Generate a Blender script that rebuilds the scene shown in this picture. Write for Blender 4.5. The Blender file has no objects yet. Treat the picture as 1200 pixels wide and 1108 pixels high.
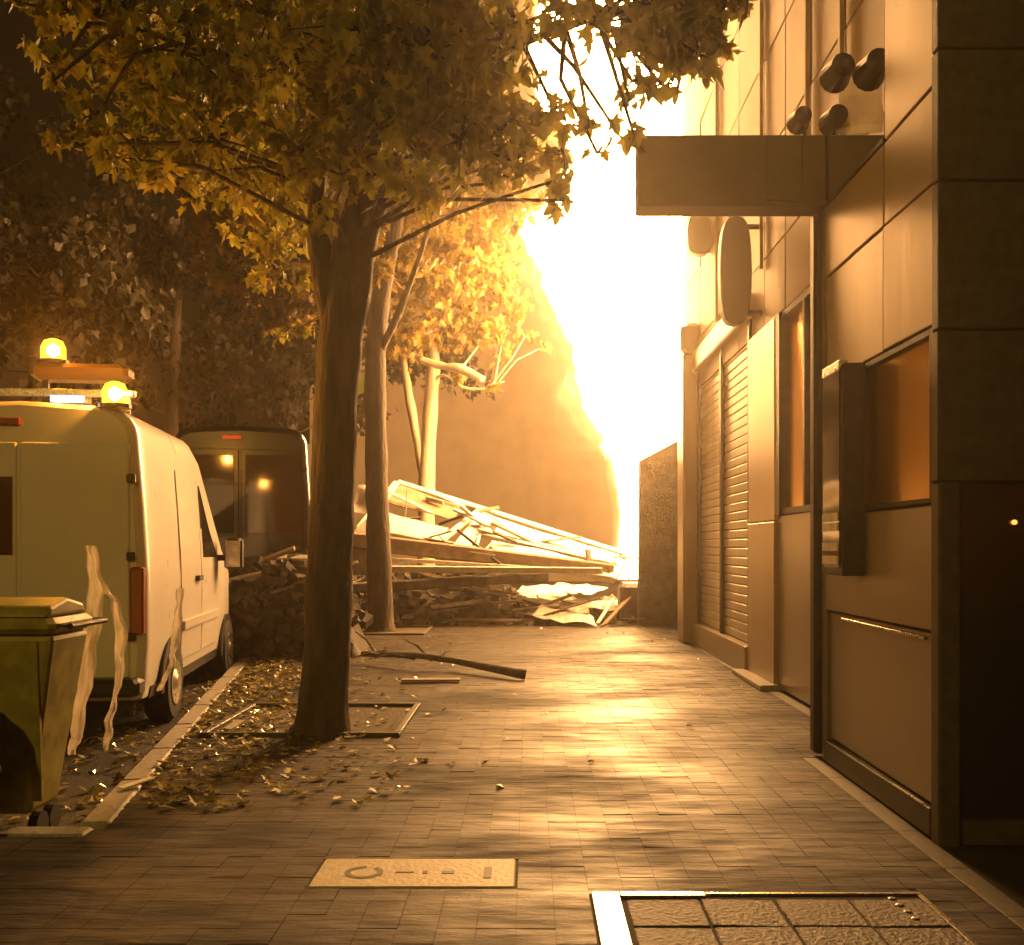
import bpy, math, random
from mathutils import Vector, Matrix, noise
random.seed(7)
R = math.radians
SC = bpy.context.scene
COL = SC.collection

# ------------------------------------------------------------------ camera, sky, exposure
H, F = 1.45, 1200.0           # eye height, focal length in photo pixels
cd = bpy.data.cameras.new('camera'); cam = bpy.data.objects.new('camera', cd); COL.objects.link(cam)
cam.location = (0, 0, H); cam.rotation_euler = (R(90), 0, 0)
cd.sensor_width = 36; cd.lens = 36; cd.shift_x = -20/1200; cd.shift_y = 86/1200; cd.clip_end = 500
SC.camera = cam
W = bpy.data.worlds.new('World'); SC.world = W; W.use_nodes = True
nt = W.node_tree; nt.nodes.clear()
sky = nt.nodes.new('ShaderNodeTexSky'); sky.sky_type = 'NISHITA'; sky.sun_disc = False
sky.sun_elevation = R(2); sky.sun_rotation = R(180)
tint = nt.nodes.new('ShaderNodeMix'); tint.data_type = 'RGBA'; tint.blend_type = 'MULTIPLY'
tint.inputs[0].default_value = 1; tint.inputs[7].default_value = (1, .42, .10, 1)   # city glow on low smoke
bgn = nt.nodes.new('ShaderNodeBackground'); bgn.inputs[1].default_value = 0.010
out = nt.nodes.new('ShaderNodeOutputWorld')
nt.links.new(sky.outputs[0], tint.inputs[6]); nt.links.new(tint.outputs[2], bgn.inputs[0]); nt.links.new(bgn.outputs[0], out.inputs[0])
SC.view_settings.view_transform = 'Standard'; SC.view_settings.look = 'None'
SC.view_settings.exposure = 0.0; SC.view_settings.gamma = 1; SC.view_settings.use_curve_mapping = False
cy = SC.cycles
cy.use_denoising = True
try: cy.denoiser = 'OPENIMAGEDENOISE'
except Exception: pass
cy.max_bounces = 6; cy.diffuse_bounces = 3; cy.glossy_bounces = 3; cy.transmission_bounces = 3
cy.transparent_max_bounces = 24; cy.volume_bounces = 0; cy.sample_clamp_indirect = 4.0; cy.caustics_reflective = False

FIRE = (1.0, 0.50, 0.165)
FIRE_STRENGTH = 66.0

def P(px, py, d): return Vector(((px-620)*d/F, d, H+(640-py)*d/F))
def G(px, py):                      # the ground point seen there
    d = F*H/(py-640); return Vector(((px-620)*d/F, d, 0))

# ------------------------------------------------------------------ materials
def mat(name, col, rough=.6, metal=0, col2=None, scale=6, bump=0, bscale=40, spec=.5, emit=None, es=0, coat=0, trans=0, stretch=None):
    m = bpy.data.materials.new(name); m.use_nodes = True
    n = m.node_tree.nodes; l = m.node_tree.links; b = n['Principled BSDF']
    b.inputs['Base Color'].default_value = (*col, 1); b.inputs['Roughness'].default_value = rough
    b.inputs['Metallic'].default_value = metal; b.inputs['Specular IOR Level'].default_value = spec
    b.inputs['Coat Weight'].default_value = coat; b.inputs['Transmission Weight'].default_value = trans
    tc = n.new('ShaderNodeTexCoord'); mp = n.new('ShaderNodeMapping'); l.new(tc.outputs['Object'], mp.inputs[0])
    if stretch: mp.inputs['Scale'].default_value = stretch
    if col2:
        t = n.new('ShaderNodeTexNoise'); t.inputs['Scale'].default_value = scale; t.inputs['Detail'].default_value = 6
        r = n.new('ShaderNodeValToRGB'); r.color_ramp.elements[0].position = .32; r.color_ramp.elements[1].position = .68
        r.color_ramp.elements[0].color = (*col, 1); r.color_ramp.elements[1].color = (*col2, 1)
        l.new(mp.outputs[0], t.inputs[0]); l.new(t.outputs[0], r.inputs[0]); l.new(r.outputs[0], b.inputs['Base Color'])
        mr = n.new('ShaderNodeMapRange'); mr.inputs[3].default_value = max(.03, rough*.75); mr.inputs[4].default_value = min(1, rough*1.25)
        l.new(t.outputs[0], mr.inputs[0]); l.new(mr.outputs[0], b.inputs['Roughness'])
    if bump:
        t2 = n.new('ShaderNodeTexNoise'); t2.inputs['Scale'].default_value = bscale; t2.inputs['Detail'].default_value = 5
        bp = n.new('ShaderNodeBump'); bp.inputs['Strength'].default_value = bump; bp.inputs['Distance'].default_value = .02
        l.new(mp.outputs[0], t2.inputs[0]); l.new(t2.outputs[0], bp.inputs['Height']); l.new(bp.outputs[0], b.inputs['Normal'])
    if emit:
        b.inputs['Emission Color'].default_value = (*emit, 1); b.inputs['Emission Strength'].default_value = es
    return m

def leaf_mat(name, c1, c2, tr=.35):
    m = bpy.data.materials.new(name); m.use_nodes = True
    n = m.node_tree.nodes; l = m.node_tree.links; n.clear()
    o = n.new('ShaderNodeOutputMaterial'); g = n.new('ShaderNodeNewGeometry')
    t = n.new('ShaderNodeTexNoise'); t.inputs['Scale'].default_value = 3.5; t.inputs['Detail'].default_value = 8
    l.new(g.outputs['Position'], t.inputs[0])
    r = n.new('ShaderNodeValToRGB'); r.color_ramp.elements[0].position = .35; r.color_ramp.elements[1].position = .65
    r.color_ramp.elements[0].color = (*c1, 1); r.color_ramp.elements[1].color = (*c2, 1); l.new(t.outputs[0], r.inputs[0])
    p = n.new('ShaderNodeBsdfPrincipled'); p.inputs['Roughness'].default_value = .5
    p.inputs['Specular IOR Level'].default_value = .35
    tl = n.new('ShaderNodeBsdfTranslucent'); mx = n.new('ShaderNodeMixShader'); mx.inputs[0].default_value = tr
    l.new(r.outputs[0], p.inputs['Base Color']); l.new(r.outputs[0], tl.inputs[0])
    l.new(p.outputs[0], mx.inputs[1]); l.new(tl.outputs[0], mx.inputs[2]); l.new(mx.outputs[0], o.inputs[0])
    return m

M = dict(
    asphalt=mat('asphalt', (.035,.033,.03), .45, col2=(.07,.065,.06), scale=9, bump=.5, bscale=60),
    tile=mat('paving_tile', (.030,.025,.020), .44, col2=(.075,.061,.047), scale=1.3, bump=.4, bscale=7),
    joint=mat('mortar', (.05,.042,.035), .85, bump=.3),
    curb=mat('granite_curb', (.26,.24,.21), .45, col2=(.4,.37,.32), scale=30, bump=.3, bscale=50),
    cover=mat('cover_concrete', (.42,.36,.25), .55, col2=(.55,.48,.34), scale=8, bump=.3, bscale=40),
    mark=mat('cast_letter', (.10,.08,.06), .6),
    steel=mat('bright_steel', (.72,.68,.6), .28, 1, col2=(.5,.47,.42), scale=12, bump=.15, bscale=60),
    darkmetal=mat('dark_metal', (.045,.04,.036), .45, .6, col2=(.07,.06,.05), scale=10),
    black=mat('black_plastic', (.018,.017,.016), .45),
    rubber=mat('rubber', (.012,.012,.012), .8),
    panel=mat('satin_cladding', (.46,.37,.27), .38, .55, col2=(.56,.46,.34), scale=1.5, bump=.12, bscale=5, stretch=(1,1,.25)),
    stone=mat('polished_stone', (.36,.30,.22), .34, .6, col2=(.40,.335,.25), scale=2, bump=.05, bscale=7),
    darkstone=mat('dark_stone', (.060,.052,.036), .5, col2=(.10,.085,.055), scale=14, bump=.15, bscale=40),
    glass=mat('dark_glass', (.02,.018,.015), .07, 0, spec=1.0, bump=.06, bscale=1.6),
    reflect_glass=mat('amber_reflection_glass', (1.0,.60,.17), .22, 1.0, bump=.1, bscale=2),  # dark glass with its amber reflection painted into the base colour
    slat=mat('shutter_slat', (.50,.44,.36), .42, .3, col2=(.62,.55,.45), scale=6),
    canopy=mat('canopy_sheet', (.17,.145,.10), .6, .1, col2=(.22,.19,.14), scale=3),
    pale=mat('pale_sheet', (.72,.68,.60), .5, col2=(.55,.50,.42), scale=9, bump=.4, bscale=12),
    whitepaint=mat('white_paint', (.82,.80,.76), .3, col2=(.76,.73,.68), scale=3, coat=.4),
    blackpaint=mat('black_paint', (.009,.008,.007), .22, coat=.5),
    red=mat('red_lens', (.30,.02,.01), .25, coat=.5, spec=.8),
    brake=mat('brake_lens', (.5,.03,.02), .25, emit=(1,.06,.02), es=.35),
    amberlens=mat('amber_reflector', (.8,.45,.04), .2, spec=1),
    worklight=mat('lit_work_light', (1,1,1), .3, emit=(.85,.88,1), es=14),
    amberbar=mat('amber_bar_lens', (.10,.045,.006), .25, emit=(1,.33,.02), es=.06, spec=.6),
    bark=mat('bark', (.035,.025,.018), .9, col2=(.11,.08,.055), scale=9, bump=1.8, bscale=26, stretch=(1,1,.25)),
    palebark=mat('pale_bark', (.30,.24,.17), .8, col2=(.42,.35,.25), scale=7, bump=.7, bscale=18, stretch=(1,1,.3)),
    lid=mat('lid_infill', (.05,.036,.024), .6, col2=(.085,.06,.04), scale=30, bump=.9, bscale=40),
    panelup=mat('upper_cladding', (.34,.25,.145), .6, .1, col2=(.42,.31,.19), scale=1.5, bump=.15, bscale=5, stretch=(1,1,.25)),
    soil=mat('soil', (.05,.038,.02), .95, col2=(.10,.075,.035), scale=14, bump=1, bscale=30),
    olive=mat('olive_plastic', (.22,.20,.03), .45, col2=(.40,.35,.06), scale=9, bump=.1, bscale=20),
    film=mat('plastic_film', (.5,.46,.38), .22, col2=(.36,.33,.26), scale=14, bump=.5, bscale=30, spec=.9),
    rubble=mat('rubble', (.045,.037,.03), .85, col2=(.14,.11,.085), scale=7, bump=.8, bscale=25),
    board=mat('broken_board', (.16,.11,.065), .7, col2=(.28,.2,.12), scale=6, bump=.4, bscale=30),
    plaster=mat('far_plaster', (.34,.27,.19), .85, col2=(.42,.34,.25), scale=1.2, bump=.2),
    farwall=mat('far_wall', (.10,.085,.07), .9, col2=(.14,.12,.1), scale=1.0),
    green=mat('sign_green', (.35,.5,.05), .4),
    paper=mat('paper', (.75,.72,.6), .6),
)
def tile_mat():
    m = bpy.data.materials.new('worn_paving'); m.use_nodes = True
    n = m.node_tree.nodes; l = m.node_tree.links; b = n['Principled BSDF']; g = n.new('ShaderNodeNewGeometry')
    def nz(sc, st, det=6):
        mp = n.new('ShaderNodeMapping'); mp.inputs['Scale'].default_value = st; l.new(g.outputs['Position'], mp.inputs[0])
        t = n.new('ShaderNodeTexNoise'); t.inputs['Scale'].default_value = sc; t.inputs['Detail'].default_value = det; l.new(mp.outputs[0], t.inputs[0]); return t
    big = nz(.55, (1,1.6,1), 7); fine = nz(5, (.5,1.8,1), 5); grit = nz(60, (1,1,1), 4)
    ad = n.new('ShaderNodeMath'); ad.operation = 'MULTIPLY_ADD'; l.new(fine.outputs[0], ad.inputs[0]); ad.inputs[1].default_value = .45; l.new(big.outputs[0], ad.inputs[2])
    r_ = n.new('ShaderNodeValToRGB'); e = r_.color_ramp.elements; e[0].position = .56; e[1].position = .86
    e[0].color = (.013,.0105,.008,1); e[1].color = (.066,.052,.038,1); l.new(ad.outputs[0], r_.inputs[0]); l.new(r_.outputs[0], b.inputs['Base Color'])
    mr = n.new('ShaderNodeMapRange'); mr.inputs[1].default_value = .55; mr.inputs[2].default_value = .9; mr.inputs[3].default_value = .80; mr.inputs[4].default_value = .38
    l.new(ad.outputs[0], mr.inputs[0]); l.new(mr.outputs[0], b.inputs['Roughness'])
    b1 = n.new('ShaderNodeBump'); b1.inputs['Strength'].default_value = .8; b1.inputs['Distance'].default_value = .03; l.new(fine.outputs[0], b1.inputs['Height'])
    b2 = n.new('ShaderNodeBump'); b2.inputs['Strength'].default_value = .5; b2.inputs['Distance'].default_value = .004; l.new(grit.outputs[0], b2.inputs['Height']); l.new(b1.outputs[0], b2.inputs['Normal'])
    l.new(b2.outputs[0], b.inputs['Normal']); b.inputs['Specular IOR Level'].default_value = .22
    return m
M['tile'] = tile_mat(); M['joint'] = mat('dark_joint', (.014,.011,.008), .9)
M['joint2'] = mat('edge_stone', (.10,.085,.065), .6, col2=(.15,.125,.095), scale=20, bump=.3)
M['leaf'] = leaf_mat('maple_leaf', (.18,.185,.018), (.42,.34,.04), .40)
M['film'] = leaf_mat('plastic_film', (.74,.69,.60), (.82,.76,.66), .5)
def clear_film():
    m = leaf_mat('clear_film', (.74,.69,.60), (.82,.76,.66), .4); n = m.node_tree.nodes; l = m.node_tree.links
    o = n['Material Output']; src = o.inputs[0].links[0].from_socket; t = n.new('ShaderNodeBsdfTransparent'); x = n.new('ShaderNodeMixShader'); x.inputs[0].default_value = .62
    for q in n:
        if q.type == 'BSDF_PRINCIPLED': q.inputs['Roughness'].default_value = .15; q.inputs['Specular IOR Level'].default_value = .9
    l.new(t.outputs[0], x.inputs[1]); l.new(src, x.inputs[2]); l.new(x.outputs[0], o.inputs[0]); return m
M['clear'] = clear_film()
M['leaf_far'] = leaf_mat('sycamore_leaf', (.13,.11,.02), (.32,.19,.035), .42)
M['leaf_shade'] = leaf_mat('shaded_leaf', (.016,.014,.004), (.036,.028,.008), .3)  # shade of the unlit far trees put into the leaf colour
M['litter'] = leaf_mat('fallen_leaf', (.14,.11,.02), (.40,.32,.05), .1)

def beacon_mat():
    m = bpy.data.materials.new('lit_beacon'); m.use_nodes = True; n = m.node_tree.nodes; l = m.node_tree.links; n.clear()
    o = n.new('ShaderNodeOutputMaterial'); e = n.new('ShaderNodeEmission'); e.inputs[0].default_value = (1,.36,.015,1); e.inputs[1].default_value = 9
    t = n.new('ShaderNodeBsdfTransparent'); x = n.new('ShaderNodeMixShader'); x.inputs[0].default_value = .45
    l.new(t.outputs[0], x.inputs[1]); l.new(e.outputs[0], x.inputs[2]); l.new(x.outputs[0], o.inputs[0]); return m
M['beacon'] = beacon_mat()
M['bulb'] = mat('bulb', (1,1,1), .3, emit=(1,.75,.35), es=60)
def flame_mat(name, base, alpha_lo, alpha_hi, opaque):
    m = bpy.data.materials.new(name); m.use_nodes = True
    n = m.node_tree.nodes; l = m.node_tree.links; n.clear()
    o = n.new('ShaderNodeOutputMaterial'); e = n.new('ShaderNodeEmission')
    e.inputs[0].default_value = (*FIRE, 1); e.inputs[1].default_value = base
    if opaque: l.new(e.outputs[0], o.inputs[0]); return m
    lw = n.new('ShaderNodeLayerWeight'); lw.inputs[0].default_value = .5
    inv = n.new('ShaderNodeMath'); inv.operation = 'SUBTRACT'; inv.inputs[0].default_value = 1; l.new(lw.outputs['Facing'], inv.inputs[1])
    pw = n.new('ShaderNodeMath'); pw.operation = 'POWER'; pw.inputs[1].default_value = 2.2; l.new(inv.outputs[0], pw.inputs[0])
    g = n.new('ShaderNodeNewGeometry'); t = n.new('ShaderNodeTexNoise'); t.inputs['Scale'].default_value = 1.1; t.inputs['Detail'].default_value = 5
    l.new(g.outputs['Position'], t.inputs[0])
    mr = n.new('ShaderNodeMapRange'); mr.inputs[1].default_value = .35; mr.inputs[2].default_value = .65
    mr.inputs[3].default_value = alpha_lo; mr.inputs[4].default_value = alpha_hi; l.new(t.outputs[0], mr.inputs[0])
    mu = n.new('ShaderNodeMath'); mu.operation = 'MULTIPLY'; mu.use_clamp = True; l.new(pw.outputs[0], mu.inputs[0]); l.new(mr.outputs[0], mu.inputs[1])
    tr = n.new('ShaderNodeBsdfTransparent'); mx = n.new('ShaderNodeAddShader'); st = n.new('ShaderNodeMath'); st.operation = 'MULTIPLY'
    st.inputs[1].default_value = base; l.new(mu.outputs[0], st.inputs[0]); l.new(st.outputs[0], e.inputs[1])
    l.new(tr.outputs[0], mx.inputs[0]); l.new(e.outputs[0], mx.inputs[1]); l.new(mx.outputs[0], o.inputs[0])
    m.cycles.emission_sampling = 'NONE'
    return m
M['flame_core'] = flame_mat('flame_core', FIRE_STRENGTH, 0, 0, True)
for k_, e_, lo_, hi_ in (('halo_a',3.0,.6,1.0),('halo_b',1.2,.6,.9),('halo_c',.5,.6,.8),('halo_d',.22,.6,.7)): M[k_] = flame_mat(k_, e_, lo_, hi_, False)

# ------------------------------------------------------------------ mesh helpers
def tag(o, label=None, cat=None, group=None, kind=None):
    if label: o['label'] = label
    if cat: o['category'] = cat
    if group: o['group'] = group
    if kind: o['kind'] = kind
    return o
def empty(name, loc=(0,0,0), label=None, cat=None, group=None, kind=None, parent=None):
    o = bpy.data.objects.new(name, None); COL.objects.link(o); o.location = loc; o.empty_display_size = .2
    if parent: o.parent = parent
    return tag(o, label, cat, group, kind)
def wloc(o):
    v = Vector((0,0,0))
    while o: v += o.location; o = o.parent
    return v
class MB:
    def __init__(s): s.v = []; s.f = []
    def add(s, v, f):
        k = len(s.v); s.v += [tuple(a) for a in v]; s.f += [tuple(i+k for i in q) for q in f]; return s
    def box(s, x0,x1,y0,y1,z0,z1, mtx=None):
        v = [Vector((x,y,z)) for x in (x0,x1) for y in (y0,y1) for z in (z0,z1)]
        if mtx is not None: v = [mtx @ a for a in v]
        return s.add(v, [(0,1,3,2),(4,6,7,5),(0,4,5,1),(2,3,7,6),(0,2,6,4),(1,5,7,3)])
    def cbox(s, x0,x1,y0,y1,z0,z1, c, mtx=None):           # box with chamfered edges all round
        k = len(s.v); vs = []
        for (zz, i) in ((z0,c),(z0+c,0),(z1-c,0),(z1,c)):
            for (x,y,a,b) in ((x0+i,y0+i,1,0),(x1-i,y0+i,0,1),(x1-i,y1-i,-1,0),(x0+i,y1-i,0,-1)):
                if (x,y) == (x0+i,y0+i): pts = [(x, y+c),(x+c, y)]
                elif (x,y) == (x1-i,y0+i): pts = [(x-c, y),(x, y+c)]
                elif (x,y) == (x1-i,y1-i): pts = [(x, y-c),(x-c, y)]
                else: pts = [(x+c, y),(x, y-c)]
                vs += [Vector((p[0],p[1],zz)) for p in pts]
        if mtx is not None: vs = [mtx @ a for a in vs]
        f = [tuple(range(7,-1,-1)), tuple(range(24,32))]
        for r in range(3):
            for j in range(8): f.append((r*8+j, r*8+(j+1)%8, (r+1)*8+(j+1)%8, (r+1)*8+j))
        return s.add(vs, f)
    def beam(s, p0, p1, w, h, up=(0,0,1), twist=0):
        p0, p1 = Vector(p0), Vector(p1); d = (p1-p0); L = d.length; d.normalize()
        u = Vector(up); x = d.cross(u)
        if x.length < 1e-4: x = d.cross(Vector((1,0,0)))
        x.normalize(); z = x.cross(d)
        m = Matrix((x, d, z)).transposed().to_4x4(); m.translation = p0
        if twist: m = m @ Matrix.Rotation(twist, 4, 'Y')
        c = min(w, h)*.12
        return s.cbox(-w/2, w/2, 0, L, -h/2, h/2, c, m)
    def tube(s, pts, rad, n=8, rough=0, cap=True):
        pts = [Vector(p) for p in pts]; k = len(s.v); N = len(pts)
        if not hasattr(rad, '__len__'): rad = [rad]*N
        for i, p in enumerate(pts):
            d = (pts[min(i+1,N-1)]-pts[max(i-1,0)]).normalized()
            a = d.cross(Vector((0,1,.01))) if abs(d.y) < .9 else d.cross(Vector((1,0,0)))
            a.normalize(); b = d.cross(a)
            for j in range(n):
                t = 2*math.pi*j/n; r = rad[i]
                q = p + (a*math.cos(t)+b*math.sin(t))*r
                if rough: q += (q-p)*rough*(noise.noise(q*4)+.7*noise.noise(Vector((q.x*22,q.y*22,q.z*5))))
                s.v.append(tuple(q))
        for i in range(N-1):
            for j in range(n):
                s.f.append((k+i*n+j, k+i*n+(j+1)%n, k+(i+1)*n+(j+1)%n, k+(i+1)*n+j))
        if cap: s.f.append(tuple(k+j for j in range(n-1,-1,-1))); s.f.append(tuple(k+(N-1)*n+j for j in range(n)))
        return s
    def lathe(s, prof, c, axis='Z', n=20):
        k = len(s.v); c = Vector(c)
        for (r, z) in prof:
            for j in range(n):
                t = 2*math.pi*j/n; a, b = r*math.cos(t), r*math.sin(t)
                s.v.append(tuple(c + (Vector((a,b,z)) if axis=='Z' else Vector((z,a,b)) if axis=='X' else Vector((a,z,b)))))
        for i in range(len(prof)-1):
            for j in range(n): s.f.append((k+i*n+j, k+i*n+(j+1)%n, k+(i+1)*n+(j+1)%n, k+(i+1)*n+j))
        s.f.append(tuple(k+j for j in range(n))); s.f.append(tuple(k+(len(prof)-1)*n+j for j in range(n)))
        return s
    def poly(s, pts, axis, lo, hi):                        # prism of an outline, extruded along X, Y or Z
        n = len(pts); k = len(s.v)
        for h in (lo, hi):
            for (a, b) in pts: s.v.append((h,a,b) if axis=='X' else (a,h,b) if axis=='Y' else (a,b,h))
        s.f.append(tuple(k+i for i in range(n-1,-1,-1))); s.f.append(tuple(k+n+i for i in range(n)))
        for i in range(n): s.f.append((k+i, k+(i+1)%n, k+n+(i+1)%n, k+n+i))
        return s
    def mesh(s, name, m, off=Vector((0,0,0)), smooth=False):
        me = bpy.data.meshes.new(name)
        me.from_pydata([(a[0]-off.x, a[1]-off.y, a[2]-off.z) for a in s.v], [], s.f); me.update()
        if m: me.materials.append(m)
        if smooth: me.polygons.foreach_set('use_smooth', [True]*len(me.polygons))
        return me
    def build(s, name, m, parent=None, smooth=False, bevel=0, **k):
        off = wloc(parent) if parent else Vector((0,0,0))
        o = bpy.data.objects.new(name, s.mesh(name, m, off, smooth)); COL.objects.link(o); o.parent = parent
        if bevel:
            b = o.modifiers.new('bevel','BEVEL'); b.width = bevel; b.segments = 2; b.limit_method = 'ANGLE'
        if k: tag(o, **k)
        return o
def inst(name, me, parent, loc, rot=(0,0,0), sc=(1,1,1)):
    o = bpy.data.objects.new(name, me); COL.objects.link(o); o.parent = parent
    o.location = loc if parent is None else Vector(loc)-wloc(parent); o.rotation_euler = rot; o.scale = sc
    return o

# ------------------------------------------------------------------ ground: road, kerb, sidewalk
def curbx(y): return -2.28 - .177*(y-5.9)
def edge(y): return curbx(y) if y > 5.25 else -9.0
rd = MB().box(-58, 58, -18, 90, -.62, -.12); rd.build('road', M['asphalt'], kind='structure')
sw = empty('sidewalk', (0,0,0), kind='structure')
Y0, Y1 = -6, 60
sb = MB(); sb.poly([(-9, Y0), (14, Y0), (14, Y1), (curbx(Y1), Y1), (curbx(5.25), 5.25), (-9, 5.25)], 'Z', -.119, -.0035)
sb.build('mortar_bed', M['joint'], sw)
kr = empty('kerb', (0,0,0), kind='structure')
ang = math.atan(.177)
kme = MB().cbox(-.16, 0, -.494, .494, -.14, .012, .015).mesh('kerb_stone', M['curb'])
for i in range(7): inst('kerb_stone', kme, kr, (-2.72-i*.985, 5.262, 0), (0, 0, R(90)))
for i in range(30):
    y = 5.84 + i*.985
    inst('kerb_stone', kme, kr, (curbx(y)-.004, y, random.uniform(-.004,.004)), (0, random.uniform(-.01,.01), ang+random.uniform(-.004,.004)))
# rectangles left free of tiles
COVER = (-.95, -.05, 4.33, 4.74); HATCH = (.26, 1.63, 2.6, 4.27)
PITS = [(-2.50,-.98,7.75,9.25), (-3.3,-1.7,16.6,18.2)]
HOLES = [COVER, HATCH]+PITS
TS = .15
tiles = []                            # (x0, x1, y0, y1), cut where they meet a frame, a pit or the kerb
for j in range(0, 150):
    for i in range(-60, 18):
        x0, y0 = -.05+i*TS, 2.38+j*TS; x1, y1 = x0+TS, y0+TS
        x0 = max(x0, edge(y1)+.004); x1 = min(x1, 1.865 if y0 < 6.9 else 2.38)
        for h in HOLES:
            if x1-x0 > .02 and y1-y0 > .02 and x1 > h[0]+.002 and x0 < h[1]-.002 and y1 > h[2]+.002 and y0 < h[3]-.002:
                opts = [(x0,min(x1,h[0]),y0,y1),(max(x0,h[1]),x1,y0,y1),(x0,x1,y0,min(y1,h[2])),(x0,x1,max(y0,h[3]),y1)]
                x0,x1,y0,y1 = max(opts, key=lambda o: max(0,o[1]-o[0])*max(0,o[3]-o[2]))
        if x1-x0 > .02 and y1-y0 > .02: tiles.append((x0,x1,y0,y1))
def inview(t): x, y = (t[0]+t[1])/2, (t[2]+t[3])/2; px = 620+x*F/y; return -20 < px < 1220 and y > 3.65
vis = sorted([t for t in tiles if inview(t)], key=lambda t: t[2])
near, rest = vis[:300], [t for t in tiles if not inview(t)] + vis[300:]
tme = MB().box(-TS/2+.001, TS/2-.001, -TS/2+.001, TS/2-.001, -.03, 0).mesh('paving_tile', M['tile'])
for (x0,x1,y0,y1) in near:
    inst('paving_tile', tme, sw, ((x0+x1)/2, (y0+y1)/2, random.uniform(-.0018, .001)), (random.gauss(0,.004), random.gauss(0,.004), 0), ((x1-x0)/TS, (y1-y0)/TS, 1))
mb = MB()
for (x0,x1,y0,y1) in rest:
    m = Matrix.Translation(((x0+x1)/2, (y0+y1)/2, random.uniform(-.0018,.001))) @ Matrix.Rotation(random.gauss(0,.008),4,'X') @ Matrix.Rotation(random.gauss(0,.006),4,'Y')
    a, b = (x1-x0)/2-.001, (y1-y0)/2-.001
    vs = [m @ Vector(p) for p in ((-a,-b,-.02),(a,-b,-.02),(a,b,-.02),(-a,b,-.02),(-a,-b,0),(a,-b,0),(a,b,0),(-a,b,0))]
    mb.add(vs, [(4,5,6,7),(0,1,5,4),(1,2,6,5),(2,3,7,6),(3,0,4,7)])
mb.build('far_paving', M['tile'], sw, kind='stuff')
# building edge strip of longer stones
bme = MB().cbox(-.055, .055, -.297, .297, -.03, .003, .003).mesh('edge_stone', M['joint2'])
for j in range(8): inst('edge_stone', bme, sw, (1.923, 2.5+j*.6, 0.0))
for j in range(14): inst('edge_stone', bme, sw, (2.437, 7.3+j*.6, 0.0))
# far road / square beyond the blast has no tiles: only the mortar bed under debris

# concrete cover with cast marks
cv = empty('access_cover', ((COVER[0]+COVER[1])/2, COVER[2], 0), 'cream rectangular concrete cover with worn dark marks, set in the foreground paving', 'manhole cover')
MB().cbox(COVER[0]+.01, COVER[1]-.01, COVER[2]+.01, COVER[3]-.01, -.05, .006, .006).build('slab', M['cover'], cv)
mk = MB(); cx, cyy = -.73, 4.53
n = 20
for j in range(n):
    if j in (3,4): continue
    t0, t1 = 2*math.pi*j/n, 2*math.pi*(j+1)/n
    p = [(cx+math.cos(t)*a, cyy+math.sin(t)*b, .0085) for (t,a,b) in ((t0,.085,.085),(t1,.085,.085),(t1,.06,.06),(t0,.06,.06))]
    mk.add(p, [(0,1,2,3)])
mk.build('cast_ring', M['mark'], cv)
for (x0,x1,y0,y1) in ((-.59,-.51,4.52,4.54),(-.47,-.45,4.51,4.55),(-.385,-.33,4.51,4.545),(-.20,-.165,4.45,4.60)):
    MB().box(x0,x1,y0,y1,.0065,.0085).build('cast_mark', M['mark'], cv)
# steel framed hatch
ht = empty('pavement_hatch', (.95, 3.4, 0), 'steel framed access hatch with a tiled lid at the bottom right of the sidewalk', 'hatch')
x0,x1,y0,y1 = HATCH
MB().cbox(x0, x0+.115, y0, y1, -.04, .008, .003).build('frame_bar', M['steel'], ht, label='broad bright steel bar catching the firelight')
MB().cbox(x0+.117, x0+.47, y1-.05, y1, -.04, .010, .003).build('frame_bar', M['steel'], ht)
MB().cbox(x0+.472, x1, y1-.022, y1, -.04, .007, .003).build('frame_bar', M['steel'], ht)
MB().cbox(x1-.022, x1, y0, y1-.025, -.04, .007, .003).build('frame_bar', M['steel'], ht)
lme = MB().cbox(-.148,.148,-.148,.148,-.02,.0,.004).mesh('lid_tile', M['lid'])
for i in range(4):
    for j in range(5):
        xx, yy = x0+.115+.17+i*.305, y1-.06-.16-j*.305
        if yy > y0+.1: inst('lid_tile', lme, ht, (xx, yy, .001+random.uniform(-.001,.002)), (random.gauss(0,.01),random.gauss(0,.01),0))
for i in range(4): MB().lathe([(.017,-.006),(.017,.004),(.011,.008)], (1.49+.004*i, 4.20-.075*i, 0), n=10).build('rivet', M['steel'], ht)

# ------------------------------------------------------------------ right-hand building
B = empty('clad_building', (2.5, 10, 0), 'tall office building with pale cladding panels lining the right side of the sidewalk', 'building')
MB().box(3.52, 12, 16.76, 30, -.1, 12.5).build('wall_core', M['farwall'], B)
MB().box(2.60, 12, 7.0, 16.75, -.1, 12.5).build('wall_core', M['farwall'], B)
MB().box(2.10, 12, 5.065, 6.99, -.1, 3.73).build('wall_core', M['farwall'], B)
MB().box(2.10, 12, 5.065, 5.775, 3.765, 12.5).build('wall_core', M['farwall'], B)
MB().box(2.60, 12, 5.78, 6.995, 3.765, 12.5).build('wall_core', M['farwall'], B)
def panel_x(x, y0, y1, z0, z1, m, t=.06, gap=.008, name='panel'):   # cladding panel facing the sidewalk
    me = MB().cbox(0, t, 0, (y1-y0)-2*gap, 0, (z1-z0)-2*gap, .006).mesh(name, m)
    return inst(name, me, B, (x+random.uniform(-.004,.004), y0+gap, z0+gap), (random.gauss(0,.003), 0, random.gauss(0,.006)))
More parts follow.
